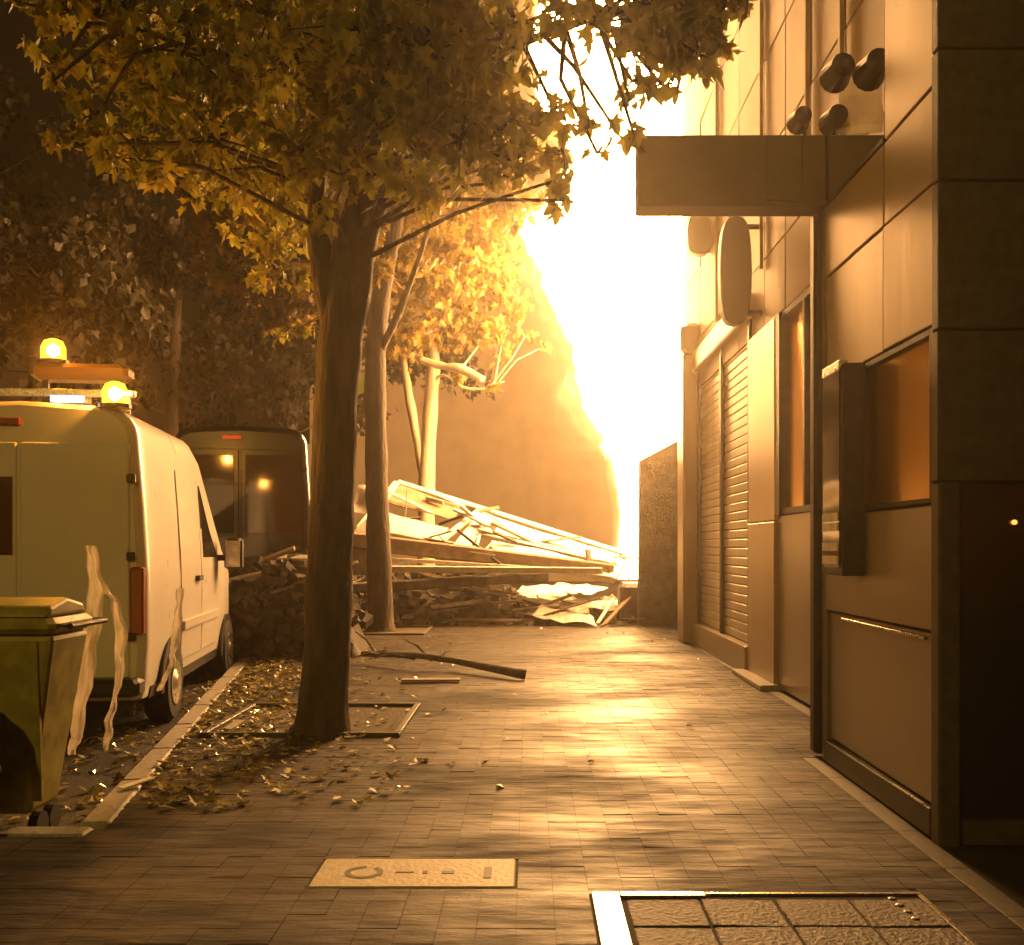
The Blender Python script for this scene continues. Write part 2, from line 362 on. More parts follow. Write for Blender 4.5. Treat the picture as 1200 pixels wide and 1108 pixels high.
# base storey, plane x = 2.0, from the corner pier to the downpipe
zj = [0.0, .16, 1.02, 1.66, 2.54, 3.25, 3.73]
ys = [5.06, 5.78, 6.88]
for (a, b) in zip(ys[:-1], ys[1:]):
    panel_x(2.0, a, b, 2.54, 3.25, M['panel']); panel_x(2.0, a, b, 3.25, 3.73, M['panel'])
panel_x(2.0, 5.06, 6.88, .16, 1.02, M['stone']); panel_x(2.0, 5.06, 6.88, 1.02, 1.66, M['stone'])
panel_x(1.985, 5.06, 6.88, 0, .16, M['darkstone'], t=.1, name='plinth_stone')
MB().beam((1.975, 5.1, .99), (1.975, 6.45, .99), .02, .014).build('trim_strip', M['steel'], B)
MB().beam((1.965, 5.1, .165), (1.965, 5.55, .165), .015, .01).build('trim_strip', M['steel'], B)
w1 = MB().box(2.03, 2.05, 5.12, 6.84, 1.69, 2.50).build('window', M['reflect_glass'], B)
fr = MB(); fr.box(2.0,2.04,5.07,5.115,1.665,2.535); fr.box(2.0,2.04,6.845,6.88,1.665,2.535); fr.box(2.0,2.04,5.12,6.84,1.665,1.69); fr.box(2.0,2.04,5.12,6.84,2.505,2.535)
fr.build('frame', M['darkmetal'], w1)
# upper pier above the base: near column runs the full height
for (a, b) in ((3.73,4.75),(4.75,5.9),(5.9,7.1),(7.1,8.3)): panel_x(2.0, 5.06, 5.78, a, b, M['panel'])
MB().box(2.0, 2.6, 6.885, 6.99, 0, 3.73).build('return_wall', M['stone'], B)
MB().box(2.0, 2.6, 5.79, 6.99, 3.735, 3.76).build('ledge', M['darkmetal'], B)
# upper facade, plane x = 2.5
yb = [5.9, 7.2, 8.1, 9.1, 10.0, 10.9, 12.2, 13.5, 15.0, 16.7]
zb = [3.77, 4.5, 5.55, 6.6, 7.65, 8.7, 9.75, 10.8]
for a, b in zip(yb[:-1], yb[1:]):
    for c, d in zip(zb[:-1], zb[1:]): panel_x(2.5, a, b, c, d, M['panelup'])
for y in (8.1, 9.1, 10.9, 13.5): MB().beam((2.47, y, 4.4), (2.47, y, 10.8), .05, .04).build('fin', M['panelup'], B)
# set-back shopfront, plane x = 2.5
panel_x(2.5, 7.0, 9.0, .02, 1.74, M['stone']); panel_x(2.5, 9.0, 10.3, .02, 1.76, M['stone'])
w2 = MB().box(2.54, 2.56, 7.05, 10.25, 1.82, 3.70).build('window', M['reflect_glass'], B)
fr = MB(); fr.box(2.47,2.55,10.12,10.3,1.76,3.76); fr.box(2.5,2.55,7.0,10.12,1.76,1.82); fr.box(2.5,2.55,7.0,10.12,3.70,3.76); fr.box(2.5,2.55,9.3,9.36,1.82,3.70)
fr.build('frame', M['darkmetal'], w2)
panel_x(2.46, 10.3, 11.5, .02, 1.7, M['panel'], t=.1); panel_x(2.46, 10.3, 11.5, 1.7, 3.76, M['panel'], t=.1)
st = MB().cbox(2.30, 2.58, 10.2, 11.6, 0, .06, .01).build('door_step', M['curb'], B)
MB().cbox(2.42, 2.58, 11.5, 15.2, 0, .32, .01).build('plinth', M['stone'], B)
sh = MB().box(2.57, 2.59, 11.6, 15.0, .32, 4.0).build('roller_shutter', M['darkmetal'], B)
sme = MB().cbox(-.02,.025,0,3.36,0,.105,.012).mesh('slat', M['slat'])
for i in range(33): inst('slat', sme, sh, (2.54, 11.62, .33+i*.11))
for y in (11.5, 13.2, 14.98): MB().cbox(2.47, 2.58, y, y+.10, .32, 4.0, .01).build('guide_rail', M['darkmetal'], B)
MB().cbox(2.40, 2.58, 11.5, 15.1, 4.0, 4.3, .02).build('shutter_box', M['slat'], B)
MB().cbox(2.28, 2.58, 15.15, 15.75, 0, 4.3, .03).build('pilaster', M['stone'], B)
MB().cbox(2.24, 2.58, 15.10, 15.80, 4.3, 4.75, .06).build('pilaster_head', M['stone'], B)
for (a,b) in ((16.8,19.0),(19.0,22.0),(22.0,25.0),(25.0,29.0)):
    for (c,d) in ((.02,2.6),(2.6,5.2),(5.2,7.8),(7.8,10.4)): panel_x(3.42, a, b, c, d, M['rubble'])
MB().add([(x,y,z) for y in (18.8,19.1) for (x,z) in ((2.02,0),(3.41,0),(3.41,3.75),(2.04,3.02))], [(0,1,2,3),(7,6,5,4),(0,4,5,1),(1,5,6,2),(2,6,7,3),(3,7,4,0)]).build('entrance_wall', M['rubble'], B)
# downpipe
MB().cbox(1.955, 2.07, 7.02, 7.14, .02, 3.74, .02).build('downpipe', M['darkmetal'], B)
# the corner pier facing the camera: dark slabs, dark glass below
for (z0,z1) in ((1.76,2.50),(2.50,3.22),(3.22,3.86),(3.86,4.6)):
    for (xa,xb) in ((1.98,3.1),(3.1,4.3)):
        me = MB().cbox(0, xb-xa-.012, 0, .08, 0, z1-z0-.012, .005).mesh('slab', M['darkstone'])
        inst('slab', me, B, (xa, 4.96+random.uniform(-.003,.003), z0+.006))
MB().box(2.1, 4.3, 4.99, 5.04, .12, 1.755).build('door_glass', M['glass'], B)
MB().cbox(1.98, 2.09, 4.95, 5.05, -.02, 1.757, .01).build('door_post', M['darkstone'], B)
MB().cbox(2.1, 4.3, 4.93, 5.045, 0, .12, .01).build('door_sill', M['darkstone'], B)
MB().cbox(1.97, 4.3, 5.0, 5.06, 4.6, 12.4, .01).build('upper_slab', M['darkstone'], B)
# canopy
can = MB().cbox(.74, 2.49, 6.92, 7.16, 3.75, 4.23, .01).build('canopy', M['canopy'], B)
MB().cbox(1.60, 1.84, 6.90, 6.917, 3.78, 4.22, .005).build('joint_plate', M['canopy'], can)
MB().cbox(2.0, 2.02, 6.90, 6.917, 3.78, 4.22, .004).build('joint_plate', M['darkmetal'], can)

def wall_lamp(px, py, d, label, s=1.0, arm=None):
    c = P(px, py, d); r = empty('wall_lamp', c, label, 'lamp', 'unlit spotlights above the canopy')
    MB().lathe([(.03*s,-.13*s),(.075*s,-.10*s),(.085*s,.0),(.10*s,.10*s),(.08*s,.11*s)], c, 'Y', 14).build('housing', M['darkmetal'], r, smooth=False)
    MB().lathe([(.078*s,0),(.07*s,.006)], c+Vector((0,.11*s,0)), 'Y', 14).build('lens', M['glass'], r)
    a = arm or (c+Vector((.35*s,.05,-.02)))
    MB().tube([c, (c+Vector(a))/2+Vector((0,0,.02)), a], .018*s, 6).build('arm', M['darkmetal'], r)
wall_lamp(983, 84, 6.6, 'left of the two dark spotlights on one arm at the pier edge', 1.0, P(1004,80,6.7))
wall_lamp(1024, 80, 6.5, 'right of the two dark spotlights on one arm, against the pier', 1.05, P(1004,80,6.7))
wall_lamp(938, 140, 7.6, 'small round dark spotlight standing on the canopy top further left', .85, P(945,168,7.6))
wall_lamp(978, 140, 7.1, 'dark upright spotlight on the canopy beside the crumpled pale sheet', .9, P(976,175,7.2))
# crumpled sheet on the canopy
def sheet(name, corners, m, nx=10, ny=8, amp=.05, fs=3.0, th=.01, parent=None, **k):
    a, b, c, d = [Vector(q) for q in corners]; nrm = (b-a).cross(d-a).normalized()
    vs = []; mb = MB()
    for side in (0, 1):
        for j in range(ny+1):
            for i in range(nx+1):
                u, v = i/nx, j/ny
                p = (a*(1-u)+b*u)*(1-v)+(d*(1-u)+c*u)*v
                p = p + nrm*amp*noise.noise(p*fs+Vector((3,1,7)))*2 + nrm*th*side
                e = noise.noise(p*4)*amp*.8
                if i in (0,nx): p = p + (b-a).normalized()*e
                vs.append(p)
    N = (nx+1)*(ny+1); f = []
    for j in range(ny):
        for i in range(nx):
            q = j*(nx+1)+i
            f.append((q, q+1, q+nx+2, q+nx+1)); f.append((N+q, N+q+nx+1, N+q+nx+2, N+q+1))
    for i in range(nx): f.append((i, i+N, i+1+N, i+1)); q = ny*(nx+1)+i; f.append((q, q+1, q+1+N, q+N))
    for j in range(ny): q = j*(nx+1); f.append((q, q+nx+1, q+nx+1+N, q+N)); q += nx; f.append((q, q+N, q+nx+1+N, q+nx+1))
    mb.add(vs, f); return mb.build(name, m, parent, **k)
sheet('crumpled_sheet', [P(980,158,7.1), P(1034,158,7.0), P(1034,84,7.0), P(986,92,7.1)], M['film'], amp=.04, fs=5,
      label='crumpled pale sheet standing on the canopy below the pair of spotlights', cat='sheet')

# projecting display case
dc = empty('display_case', (1.94, 6.3, 1.27), 'tall narrow display case fixed to the wall beside the window with the amber reflection', 'display case')
MB().cbox(1.86, 2.0, 6.08, 6.48, 1.27, 2.54, .012).build('case', M['darkmetal'], dc)
MB().box(1.850, 1.858, 6.11, 6.45, 1.32, 2.50).build('glass_front', M['glass'], dc)
MB().cbox(1.846, 1.90, 6.10, 6.46, 2.50, 2.56, .006).build('top_trim', M['steel'], dc)
for z in (1.34, 1.42, 1.54, 1.60): MB().box(1.842, 1.849, 6.12, 6.44, z, z+.05).build('reflection_plate', M['pale'], dc)  # pale plates paint the white reflection on the case glass
# capsule signs
def oval_sign(px, y0p, y1p, d, w, label):
    c = P(px, (y0p+y1p)/2, d); h = (y1p-y0p)*d/F
    r = empty('oval_sign', c, label, 'sign', 'projecting signs on the facade')
    pts = []
    for j in range(24):
        t = 2*math.pi*j/24; ca, sa = math.cos(t), math.sin(t)
        pts.append((c.x+w/2*(abs(ca)**.55)*(1 if ca>0 else -1), c.z+h/2*(abs(sa)**.85)*(1 if sa>0 else -1)))
    MB().poly(pts, 'Y', c.y-.09, c.y+.09).build('sign_box', M['black'], r, bevel=.02)
    for z in (c.z+h*.42, c.z-h*.38): MB().tube([(c.x, c.y, z), (2.5, c.y, z)], .03, 8).build('bracket', M['darkmetal'], r)
oval_sign(861, 256, 382, 11.0, .34, 'large dark capsule shaped sign projecting from the facade over the shutter')
oval_sign(819, 252, 300, 14.2, .34, 'small dark rounded sign projecting further along beside the flames')
# tiny glowing disc that paints an amber reflection on the dark door glass
MB().lathe([(.012,0),(.012,-.012),(.006,-.016)], (2.36,4.985,1.565), 'Y', 10).build('reflection_spot', mat('painted_glint', (1,.3,.05), .3, emit=(1,.3,.04), es=3), B)

# ------------------------------------------------------------------ background buildings
def far_building(name, x0,x1,y0,y1,h, label, m, face, nx, nz):
    r = empty(name, ((x0+x1)/2, y0, 0), label, 'building')
    MB().box(x0,x1,y0,y1,-.12,h).build('wall', m, r)
    MB().cbox(x0-.25,x1+.25,y0-.25,y1+.25,h+.003,h+.4,.05).build('cornice', m, r)
    wme = None
    for i in range(nx):
        for j in range(nz):
            z = 1.2+j*3.2
            if face == 'Y':
                x = x0+(i+.5)*(x1-x0)/nx
                w = MB().box(x-.55,x+.55,y0-.02,y0-.003,z,z+1.9).build('window', M['glass'], r)
                f = MB(); f.box(x-.65,x-.55,y0-.08,y0-.003,z-.1,z+2); f.box(x+.55,x+.65,y0-.08,y0-.003,z-.1,z+2); f.box(x-.55,x+.55,y0-.08,y0-.003,z+1.9,z+2); f.box(x-.55,x+.55,y0-.12,y0-.003,z-.1,z)
            else:
                y = y0+(i+.5)*(y1-y0)/nx
                w = MB().box(x1+.003,x1+.02,y-.55,y+.55,z,z+1.9).build('window', M['glass'], r)
                f = MB(); f.box(x1+.003,x1+.08,y-.65,y-.55,z-.1,z+2); f.box(x1+.003,x1+.08,y+.55,y+.65,z-.1,z+2); f.box(x1+.003,x1+.08,y-.55,y+.55,z+1.9,z+2); f.box(x1+.003,x1+.12,y-.55,y+.55,z-.1,z)
            f.build('frame', M['farwall'], w)
far_building('street_end_building', -9, 8, 42, 52, 13, 'dim plaster building closing the street behind the smoke', M['plaster'], 'Y', 0, 0)
far_building('street_side_building', -26, -17, 14, 56, 12, 'dark building across the road behind the left hand trees', M['farwall'], 'X', 9, 3)

# ------------------------------------------------------------------ trees
def leaf_outline():
    pts = []
    for (a, r) in ((-90,.18),(-58,.34),(-38,.52),(-18,.30),(5,.42),(22,.62),(38,.34),(62,.50),(90,.78)):
        pts.append((math.cos(R(a))*r, math.sin(R(a))*r))
    left = [(-x, y) for (x, y) in pts[1:-1]][::-1]
    return pts+left
LO = leaf_outline()
def leaf_geo(size, simple=False):
    if simple: v = [(0,-.3,0),(.38,.1,.05),(0,.75,0),(-.38,.1,.05)]; f = [(0,1,2),(0,2,3)]
    else:
        v = [(0,.05,-.04)] + [(x, y, abs(x)*.22) for (x, y) in LO]; n = len(LO)
        f = [(0, 1+i, 1+(i+1)%n) for i in range(n)]
    return [Vector(p)*size for p in v], f
def rand_rot():
    e = Matrix.Rotation(random.uniform(0,6.28),4,'Z') @ Matrix.Rotation(random.gauss(R(55),R(28)),4,'X') @ Matrix.Rotation(random.gauss(0,.5),4,'Y') @ Matrix.Rotation(random.uniform(-.6,.6)+math.pi,4,'Z')
    return e
def blob_points(c, r, n, sq=(1,1,.8)):
    """leaf positions gathered round a handful of twigs inside one clump"""
    pts = []; nt_ = max(3, n//14)
    tw = []
    for _ in range(nt_):
        while True:
            q = Vector([random.uniform(-1,1) for _ in range(3)])
            if q.length <= 1: break
        tw.append(q*(.55+.45*random.random()))
    for i in range(n):
        t = random.choice(tw); q = t + Vector([random.gauss(0,.20) for _ in range(3)])
        pts.append(c+Vector((q.x*r*sq[0], q.y*r*sq[1], q.z*r*sq[2])))
    return pts, [c+Vector((t.x*r*sq[0], t.y*r*sq[1], t.z*r*sq[2])) for t in tw]
def make_tree(name, base, trunk, forks, blobs, lsize, dens, lm, bm, label, group=None, simple=False, singles=0, single_key=None):
    r = empty(name, base, label, 'tree', group)
    mb = MB(); pts, rad = trunk
    def smooth(pts, rad):
        P_, R_ = [], []
        for i in range(len(pts)-1):
            p0 = pts[max(i-1,0)]; p1 = pts[i]; p2 = pts[i+1]; p3 = pts[min(i+2,len(pts)-1)]
            for k in range(5):
                t = k/5; P_.append(.5*((2*p1)+(p2-p0)*t+(2*p0-5*p1+4*p2-p3)*t*t+(3*p1-p0-3*p2+p3)*t*t*t)); R_.append(rad[i]*(1-t)+rad[i+1]*t)
        return P_+[pts[-1]], R_+[rad[-1]]
    a, b = smooth([Vector(p) for p in pts], rad)
    mb.tube(a, b, 20, .13)
    mb.build('trunk', bm, r, smooth=True)
    axis = a
    for (fp, fr_) in forks:
        a, b = smooth([Vector(p) for p in fp], fr_); f = MB().tube(a, b, 10, .3).build('limb', bm, r, smooth=True); axis = axis + a
    bb = MB(); lv = MB(); leafs = []
    axh = [p for p in axis if p.z > base[2]+ (max(q.z for q in axis)-base[2])*.45]
    for (c, rr, mul) in blobs:
        n = int(dens*rr*rr*mul)
        pts_, tw = blob_points(c, rr, n)
        s = min(axh, key=lambda q: (q-c).length*(1+.4*random.random()) + max(0, q.z-c.z)*1.2)
        mid = (s+c)/2+Vector((random.gauss(0,.1),random.gauss(0,.1),.12))
        bb.tube([s, mid, c], [.020+.008*rr, .016, .011], 6)
        for t in tw: bb.tube([c+(t-c)*.05, (c+t)/2+Vector((0,0,.04)), t], [.012,.008,.004], 4, cap=False)
        leafs += pts_
    bb.build('branches', bm, r, kind='stuff')
    if singles:
        leafs.sort(key=single_key); sel, leafs = leafs[:singles], leafs[singles:]
        v, f = leaf_geo(lsize*1.12); me = MB().add(v, f).mesh('leaf', lm)
        for p in sel: inst('leaf', me, r, p, rand_rot().to_euler(), (1,)*3)
    for p in leafs:
        s = random.uniform(.6,1.15); v, f = leaf_geo(lsize*s, simple); m = rand_rot()
        lv.add([m @ q + p for q in v], f)
    lv.build('foliage', lm, r, kind='stuff')
    return r
D = 7.9
tp = [(376,868),(379,840),(383,760),(388,640),(392,520),(398,420),(408,330),(428,240),(450,160),(470,80),(482,0),(490,-160)]
tpts = [P(x,y,D) for (x,y) in tp]; tpts[0].z = -.02
trad = [.25,.20,.178,.172,.168,.168,.172,.155,.135,.115,.10,.06]
fk = [([P(392,400,D),P(377,310,D-.05),P(371,240,D-.1),P(372,160,D-.2),P(350,60,D-.4),P(300,-60,D-.6)], [.10,.085,.07,.06,.05,.03]),
      ([P(445,170,D),P(500,110,D-.3),P(590,60,D-.7),P(700,20,D-1.0)], [.06,.05,.035,.02]),
      ([P(352,75,D-.4),P(270,65,D-.6),P(220,55,D-.7),P(150,30,D-.8)], [.03,.022,.016,.01])]
bl = [(20,5,6.9,.34,1),(75,15,7.1,.45,1),(150,10,7.3,.6,1),(68,78,7.0,.20,1),(62,95,6.9,.12,.9),(120,75,7.4,.40,1),(110,140,7.2,.32,.8),(85,170,7.2,.22,.8),
      (150,165,7.6,.42,1),(215,60,7.2,.75,1),(190,130,7.6,.55,1),(250,160,7.4,.65,1),(210,205,7.8,.40,1),(290,90,7.8,.9,1),(320,20,7.5,.9,1),
      (330,170,8.2,.65,1),(250,225,8.3,.40,.8),(400,60,7.2,.85,1),(390,140,7.3,.55,1),(450,100,7.0,.60,1),(470,20,7.0,.9,1),(540,40,7.0,.75,1),
      (520,120,7.1,.50,1),(575,130,7.2,.42,1),(600,70,7.1,.5,1),(560,185,7.4,.35,.9),(610,185,7.3,.35,.8),(640,215,7.3,.22,.7),(650,130,7.2,.28,.75),
      (625,30,6.9,.4,.8),(680,90,7.0,.26,.65),(690,20,6.9,.35,.7),(735,60,6.9,.28,.8),(770,20,6.9,.34,1),(800,70,6.8,.22,.9),(830,20,6.8,.34,1),(865,10,6.8,.22,.9),
      (735,110,6.9,.16,.7),(780,105,6.9,.16,.8),(690,150,7.1,.16,.6),(745,165,6.8,.14,.9),(720,150,7.0,.10,.7),(480,200,7.5,.35,.9),(430,180,7.2,.35,1),(350,230,8.2,.35,.8),(440,150,6.9,.5,1.1),(710,25,6.7,.40,1.3),(760,45,6.7,.36,1.3),(800,20,6.7,.40,1.3),(845,25,6.7,.28,1.3),(820,65,6.7,.22,1.2),(700,90,6.9,.20,1.2),(740,95,6.9,.2,1.2),(660,20,6.8,.35,.9),(400,205,7.0,.33,1.1),(470,150,7.0,.5,1.1),(500,215,7.2,.3,1),(350,175,7.0,.5,1),(380,250,7.2,.2,.9),(540,165,7.0,.42,1.1),(590,150,7.0,.38,1.1),(620,180,7.1,.3,1),(660,180,7.1,.22,1),(580,215,7.2,.22,1),(660,235,7.2,.12,1),(500,60,6.6,.7,1.2),(610,45,6.6,.5,1.2),(700,45,6.9,.28,1),(440,40,6.6,.7,1.2),(700,180,7.0,.12,1),(290,240,9.8,.40,.9),(320,290,10,.42,1),(345,335,10,.35,1),(350,385,10.2,.25,.9),(275,275,10,.28,.8),(300,190,9.6,.5,.9),(250,215,9.8,.4,.8),(335,250,9.6,.45,1),(300,330,10,.2,.8),(130,185,7.1,.25,1)]
for x in range(60, 640, 95): bl.append((x+random.uniform(-20,20), -70, random.uniform(6.5,9), .8, .7))
for x in range(120, 600, 140): bl.append((x, -170, random.uniform(6.5,9), .9, .5))
for x in range(160, 560, 130): bl.append((x, random.uniform(-60,60), 9.4, .8, .7))
bl = [b_ for b_ in bl if not (628 < b_[0] < 706 and -20 < b_[1] < 125)]
bl = [(x-(22 if 590<x<630 and y<130 else 0),y,d,r*(.6 if 590<x<630 and y<130 else 1),m) for (x,y,d,r,m) in bl]
blobs = [(P(x,y,d), r, m) for (x,y,d,r,m) in bl]
def skey(p):
    px = 620+p.x*F/p.y; py = 640-(p.z-H)*F/p.y
    if py < 4 or px < 4: return 99
    return (0 if px > 640 else 1 if (py > 130 and px > 480) or px < 220 else 2) + p.y*.05
make_tree('maple_tree', (tpts[0].x, tpts[0].y, 0), (tpts, trad), fk, blobs, .125, 370, M['leaf'], M['bark'],
          'large dark leafy tree in the foreground whose forked trunk stands in the nearest pit', 'street trees', singles=300, single_key=skey)
D = 17.4
tpts = [P(x,y,D) for (x,y) in ((446,742),(446,725),(444,640),(441,540),(440,430),(446,350),(462,270),(480,190))]; tpts[0].z=-.02
bl = [(280,300,16.5,.9,.8),(310,350,17,.7,1),(330,240,17,1.1,1),(340,380,17.5,.5,.8),(300,215,17,1.0,1),(250,250,17,.7,.8),(350,310,17.5,.9,1),(345,350,17,.5,1),(400,260,18,1.1,.8),(240,190,17,1,.9),
      (440,300,16.8,.6,.8),(470,240,18,1.0,.9),(530,210,18,1.2,1),(590,230,18,.8,.9),(560,170,18,1.1,1),(480,160,18,1.3,1),(520,290,18.5,.6,.8),(420,180,17.5,1.2,1),(500,100,18,1.5,1),(620,150,18,.8,.7),(330,140,17,1.4,.9)]
make_tree('maple_tree', (tpts[0].x, tpts[0].y, 0), (tpts, [.30,.22,.20,.185,.175,.16,.13,.08]),
          [([P(442,420,D),P(470,360,D-.2),P(492,300,D-.3),P(510,240,D-.3)], [.08,.06,.045,.03]), ([P(440,440,D),P(425,330,D+.2),P(380,270,D+.3),P(310,240,D)], [.08,.07,.05,.03])],
          [(P(x,y,d), r, m) for (x,y,d,r,m) in bl], .25, 300, M['leaf_far'], M['bark'], 'second street tree with a slim dark trunk, its foliage glowing orange beside the fire', 'street trees')
D = 24.0
tpts = [P(x,y,D) for (x,y) in ((499,702),(500,640),(500,560),(505,470),(508,420),(500,340),(520,270))]; tpts[0].z=0
bl = [(470,330,23,.9,1),(540,330,23,1.1,1),(590,310,23,.9,.9),(500,390,23,.9,1),(560,390,23.5,.8,1),(460,400,23.5,.7,.9),(600,370,23.5,.55,.9),(520,270,23.5,1.2,1),(580,260,23,.9,.9),(530,440,23.5,.32,.7),(615,395,23.5,.30,.8),(640,405,23.5,.22,.8),(575,452,23.3,.2,.8),(590,345,24,.7,.8),(455,300,24,.9,.9)]
make_tree('plane_tree', (tpts[0].x, tpts[0].y, 0), (tpts, [.22,.2,.19,.17,.15,.11,.06]),
          [([P(500,580,D),P(490,520,D),P(477,450,D-.1),P(470,400,D)], [.1,.11,.10,.07]),
           ([P(478,414,23.2),P(512,428,23.1),P(540,433,22.8),P(567,445,22.6)], [.05,.09,.11,.07]),
           ([P(506,450,D),P(520,440,D-.2),P(545,455,D-.3),P(578,455,D-.4)], [.05,.035,.03,.02])],
          [(P(x,y,d), r, m) for (x,y,d,r,m) in bl], .22, 300, M['leaf_far'], M['palebark'], 'pale trunked tree with a snapped white limb, brightly lit just left of the flames', 'street trees')
k = 0
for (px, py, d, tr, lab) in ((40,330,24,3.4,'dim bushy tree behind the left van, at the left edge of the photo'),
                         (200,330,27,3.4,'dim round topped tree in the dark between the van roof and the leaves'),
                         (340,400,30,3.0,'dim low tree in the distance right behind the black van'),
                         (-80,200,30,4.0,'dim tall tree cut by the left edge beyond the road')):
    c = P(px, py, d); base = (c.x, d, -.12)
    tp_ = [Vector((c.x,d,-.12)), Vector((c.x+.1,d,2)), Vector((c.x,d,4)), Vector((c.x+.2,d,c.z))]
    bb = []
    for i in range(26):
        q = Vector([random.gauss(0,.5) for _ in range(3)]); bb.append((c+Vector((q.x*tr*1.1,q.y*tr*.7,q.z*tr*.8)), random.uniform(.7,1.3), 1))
    make_tree('background_tree', base, (tp_, [.3,.25,.2,.1]), [], bb, .28, 230, M['leaf_shade'], M['bark'], lab, 'trees across the road', simple=True)

# tree pits
for i, (a,b,c,d) in enumerate(PITS):
    r = empty('tree_pit', ((a+b)/2, c, 0), ['bare soil pit around the foreground tree trunk','bare soil pit around the second tree trunk'][i], 'tree pit')
    MB().box(a+.05,b-.05,c+.05,d-.05,-.10,.004).build('soil', M['soil'], r)
    for (q) in ((a,b,c,c+.05),(a,b,d-.05,d),(a,a+.05,c+.052,d-.052),(b-.05,b,c+.052,d-.052)): MB().cbox(*q, -.1, .035, .006).build('edging', M['darkstone'], r)

# ------------------------------------------------------------------ litter on the pavement
lt = MB()
for i in range(2300):
    y = random.uniform(5.6, 15); x = curbx(y) + abs(random.gauss(0, .75)) - .1
    if random.random() < .25: x = random.uniform(curbx(y)-.9, curbx(y))
    z = .012 if x > curbx(y) else -.108
    v, f = leaf_geo(random.uniform(.04,.085)); m = Matrix.Translation((x,y,z+random.uniform(0,.015))) @ Matrix.Rotation(random.uniform(0,6.28),4,'Z') @ Matrix.Rotation(random.gauss(0,.35),4,'X')
    lt.add([m @ q for q in v], f)
for i in range(26):
    y = random.uniform(9, 20); x = random.uniform(-1.5, 2.2)
    v, f = leaf_geo(random.uniform(.03,.07)); m = Matrix.Translation((x,y,.01)) @ Matrix.Rotation(random.uniform(0,6.28),4,'Z') @ Matrix.Rotation(random.gauss(0,.3),4,'X')
    lt.add([m @ q for q in v], f)
lt.build('leaf_litter', M['litter'], kind='stuff', label='scattered leaves and scraps over kerb and pavement', cat='leaf litter')
gl = MB()
for i in range(560):
    y = random.uniform(5.8, 19); x = curbx(y)+random.gauss(.1,.45) if i < 520 else random.uniform(-2,2.3)
    s = random.uniform(.008,.03); m = Matrix.Translation((x,y,(.014 if x>curbx(y) else -.1))) @ Matrix.Rotation(random.uniform(0,6.28),4,'Z') @ Matrix.Rotation(random.gauss(0,.5),4,'X')
    gl.add([m @ Vector(q) for q in ((-s,-s,0),(s,-s*.6,0),(s*.7,s,0),(-s*.4,s*.8,.004),(0,0,s*.5))], [(0,1,4),(1,2,4),(2,3,4),(3,0,4),(3,2,1,0)])
gl.build('glass_shards', M['steel'], kind='stuff', label='small bright shards along the kerb', cat='shards')
def slab_on_ground(name, px, py, L, Wd, rot, m, lab, cat='scrap', z=.02, tilt=0, grp=None, th=.012):
    g = G(px, py); mt = Matrix.Rotation(rot,4,'Z') @ Matrix.Rotation(tilt,4,'X')
    o = MB().cbox(-L/2,L/2,-Wd/2,Wd/2,0,th,th*.3,mt).build(name, m, None, label=lab, cat=cat, group=grp)
    o.location = (g.x, g.y, z); return o
slab_on_ground('paper_scrap', 275, 858, .09, .16, -.5, M['paper'], 'small yellowish paper square beside the nearest tree pit', tilt=.3, z=.05)
slab_on_ground('paper_scrap', 160, 925, .06, .22, -.6, M['paper'], 'narrow bright paper strip on the kerb close to the olive container', tilt=.1, z=.03)
slab_on_ground('litter_sheet', 330, 752, .45, .30, .2, M['litter'], 'flattened yellow sheet on the ground left of the foreground trunk', tilt=.15, z=.04)
slab_on_ground('litter_sheet', 285, 725, .35, .25, -.3, M['litter'], 'small yellow sheet lying in the road beside the van front', tilt=.15, z=-.06)
slab_on_ground('plank', 505, 800, .62, .16, .05, M['board'], 'pale plank lying flat on the pavement in front of the fallen branch', 'plank', th=.02)
MB().beam(P(401,762,10.8), P(401,722,10.8), .07, .05).build('short_post', M['pale'], label='short pale upright stub just right of the foreground trunk', cat='post')

# fallen branch
fb = empty('fallen_branch', (-.8, 11, 0), 'dark broken branch lying across the pavement beyond the foreground tree', 'branch')
g1, g2 = G(425,778), G(616,797)
mid = (g1+g2)/2
MB().tube([g1+Vector((0,0,.12)), mid+Vector((-.25,.1,.17)), mid+Vector((.2,0,.12)), g2+Vector((-.1,0,.07)), g2+Vector((0,0,.05))], [.028,.035,.042,.048,.05], 8, .5).build('stem', M['bark'], fb, smooth=True)
for (a, b) in ((.1,(-.5,.7,.35)),(.25,(-.55,.4,.05)),(.35,(-.75,-.2,.02)),(.45,(-.5,.45,.3)),(.15,(-.5,-.35,.0)),(.5,(.15,.6,.1))):
    p = g1.lerp(g2, a)+Vector((0,0,.12)); q = p+Vector(b)*.7
    MB().tube([p, (p+q)/2+Vector((0,0,.05)), q], [.02,.014,.006], 6, .4).build('twig', M['bark'], fb)

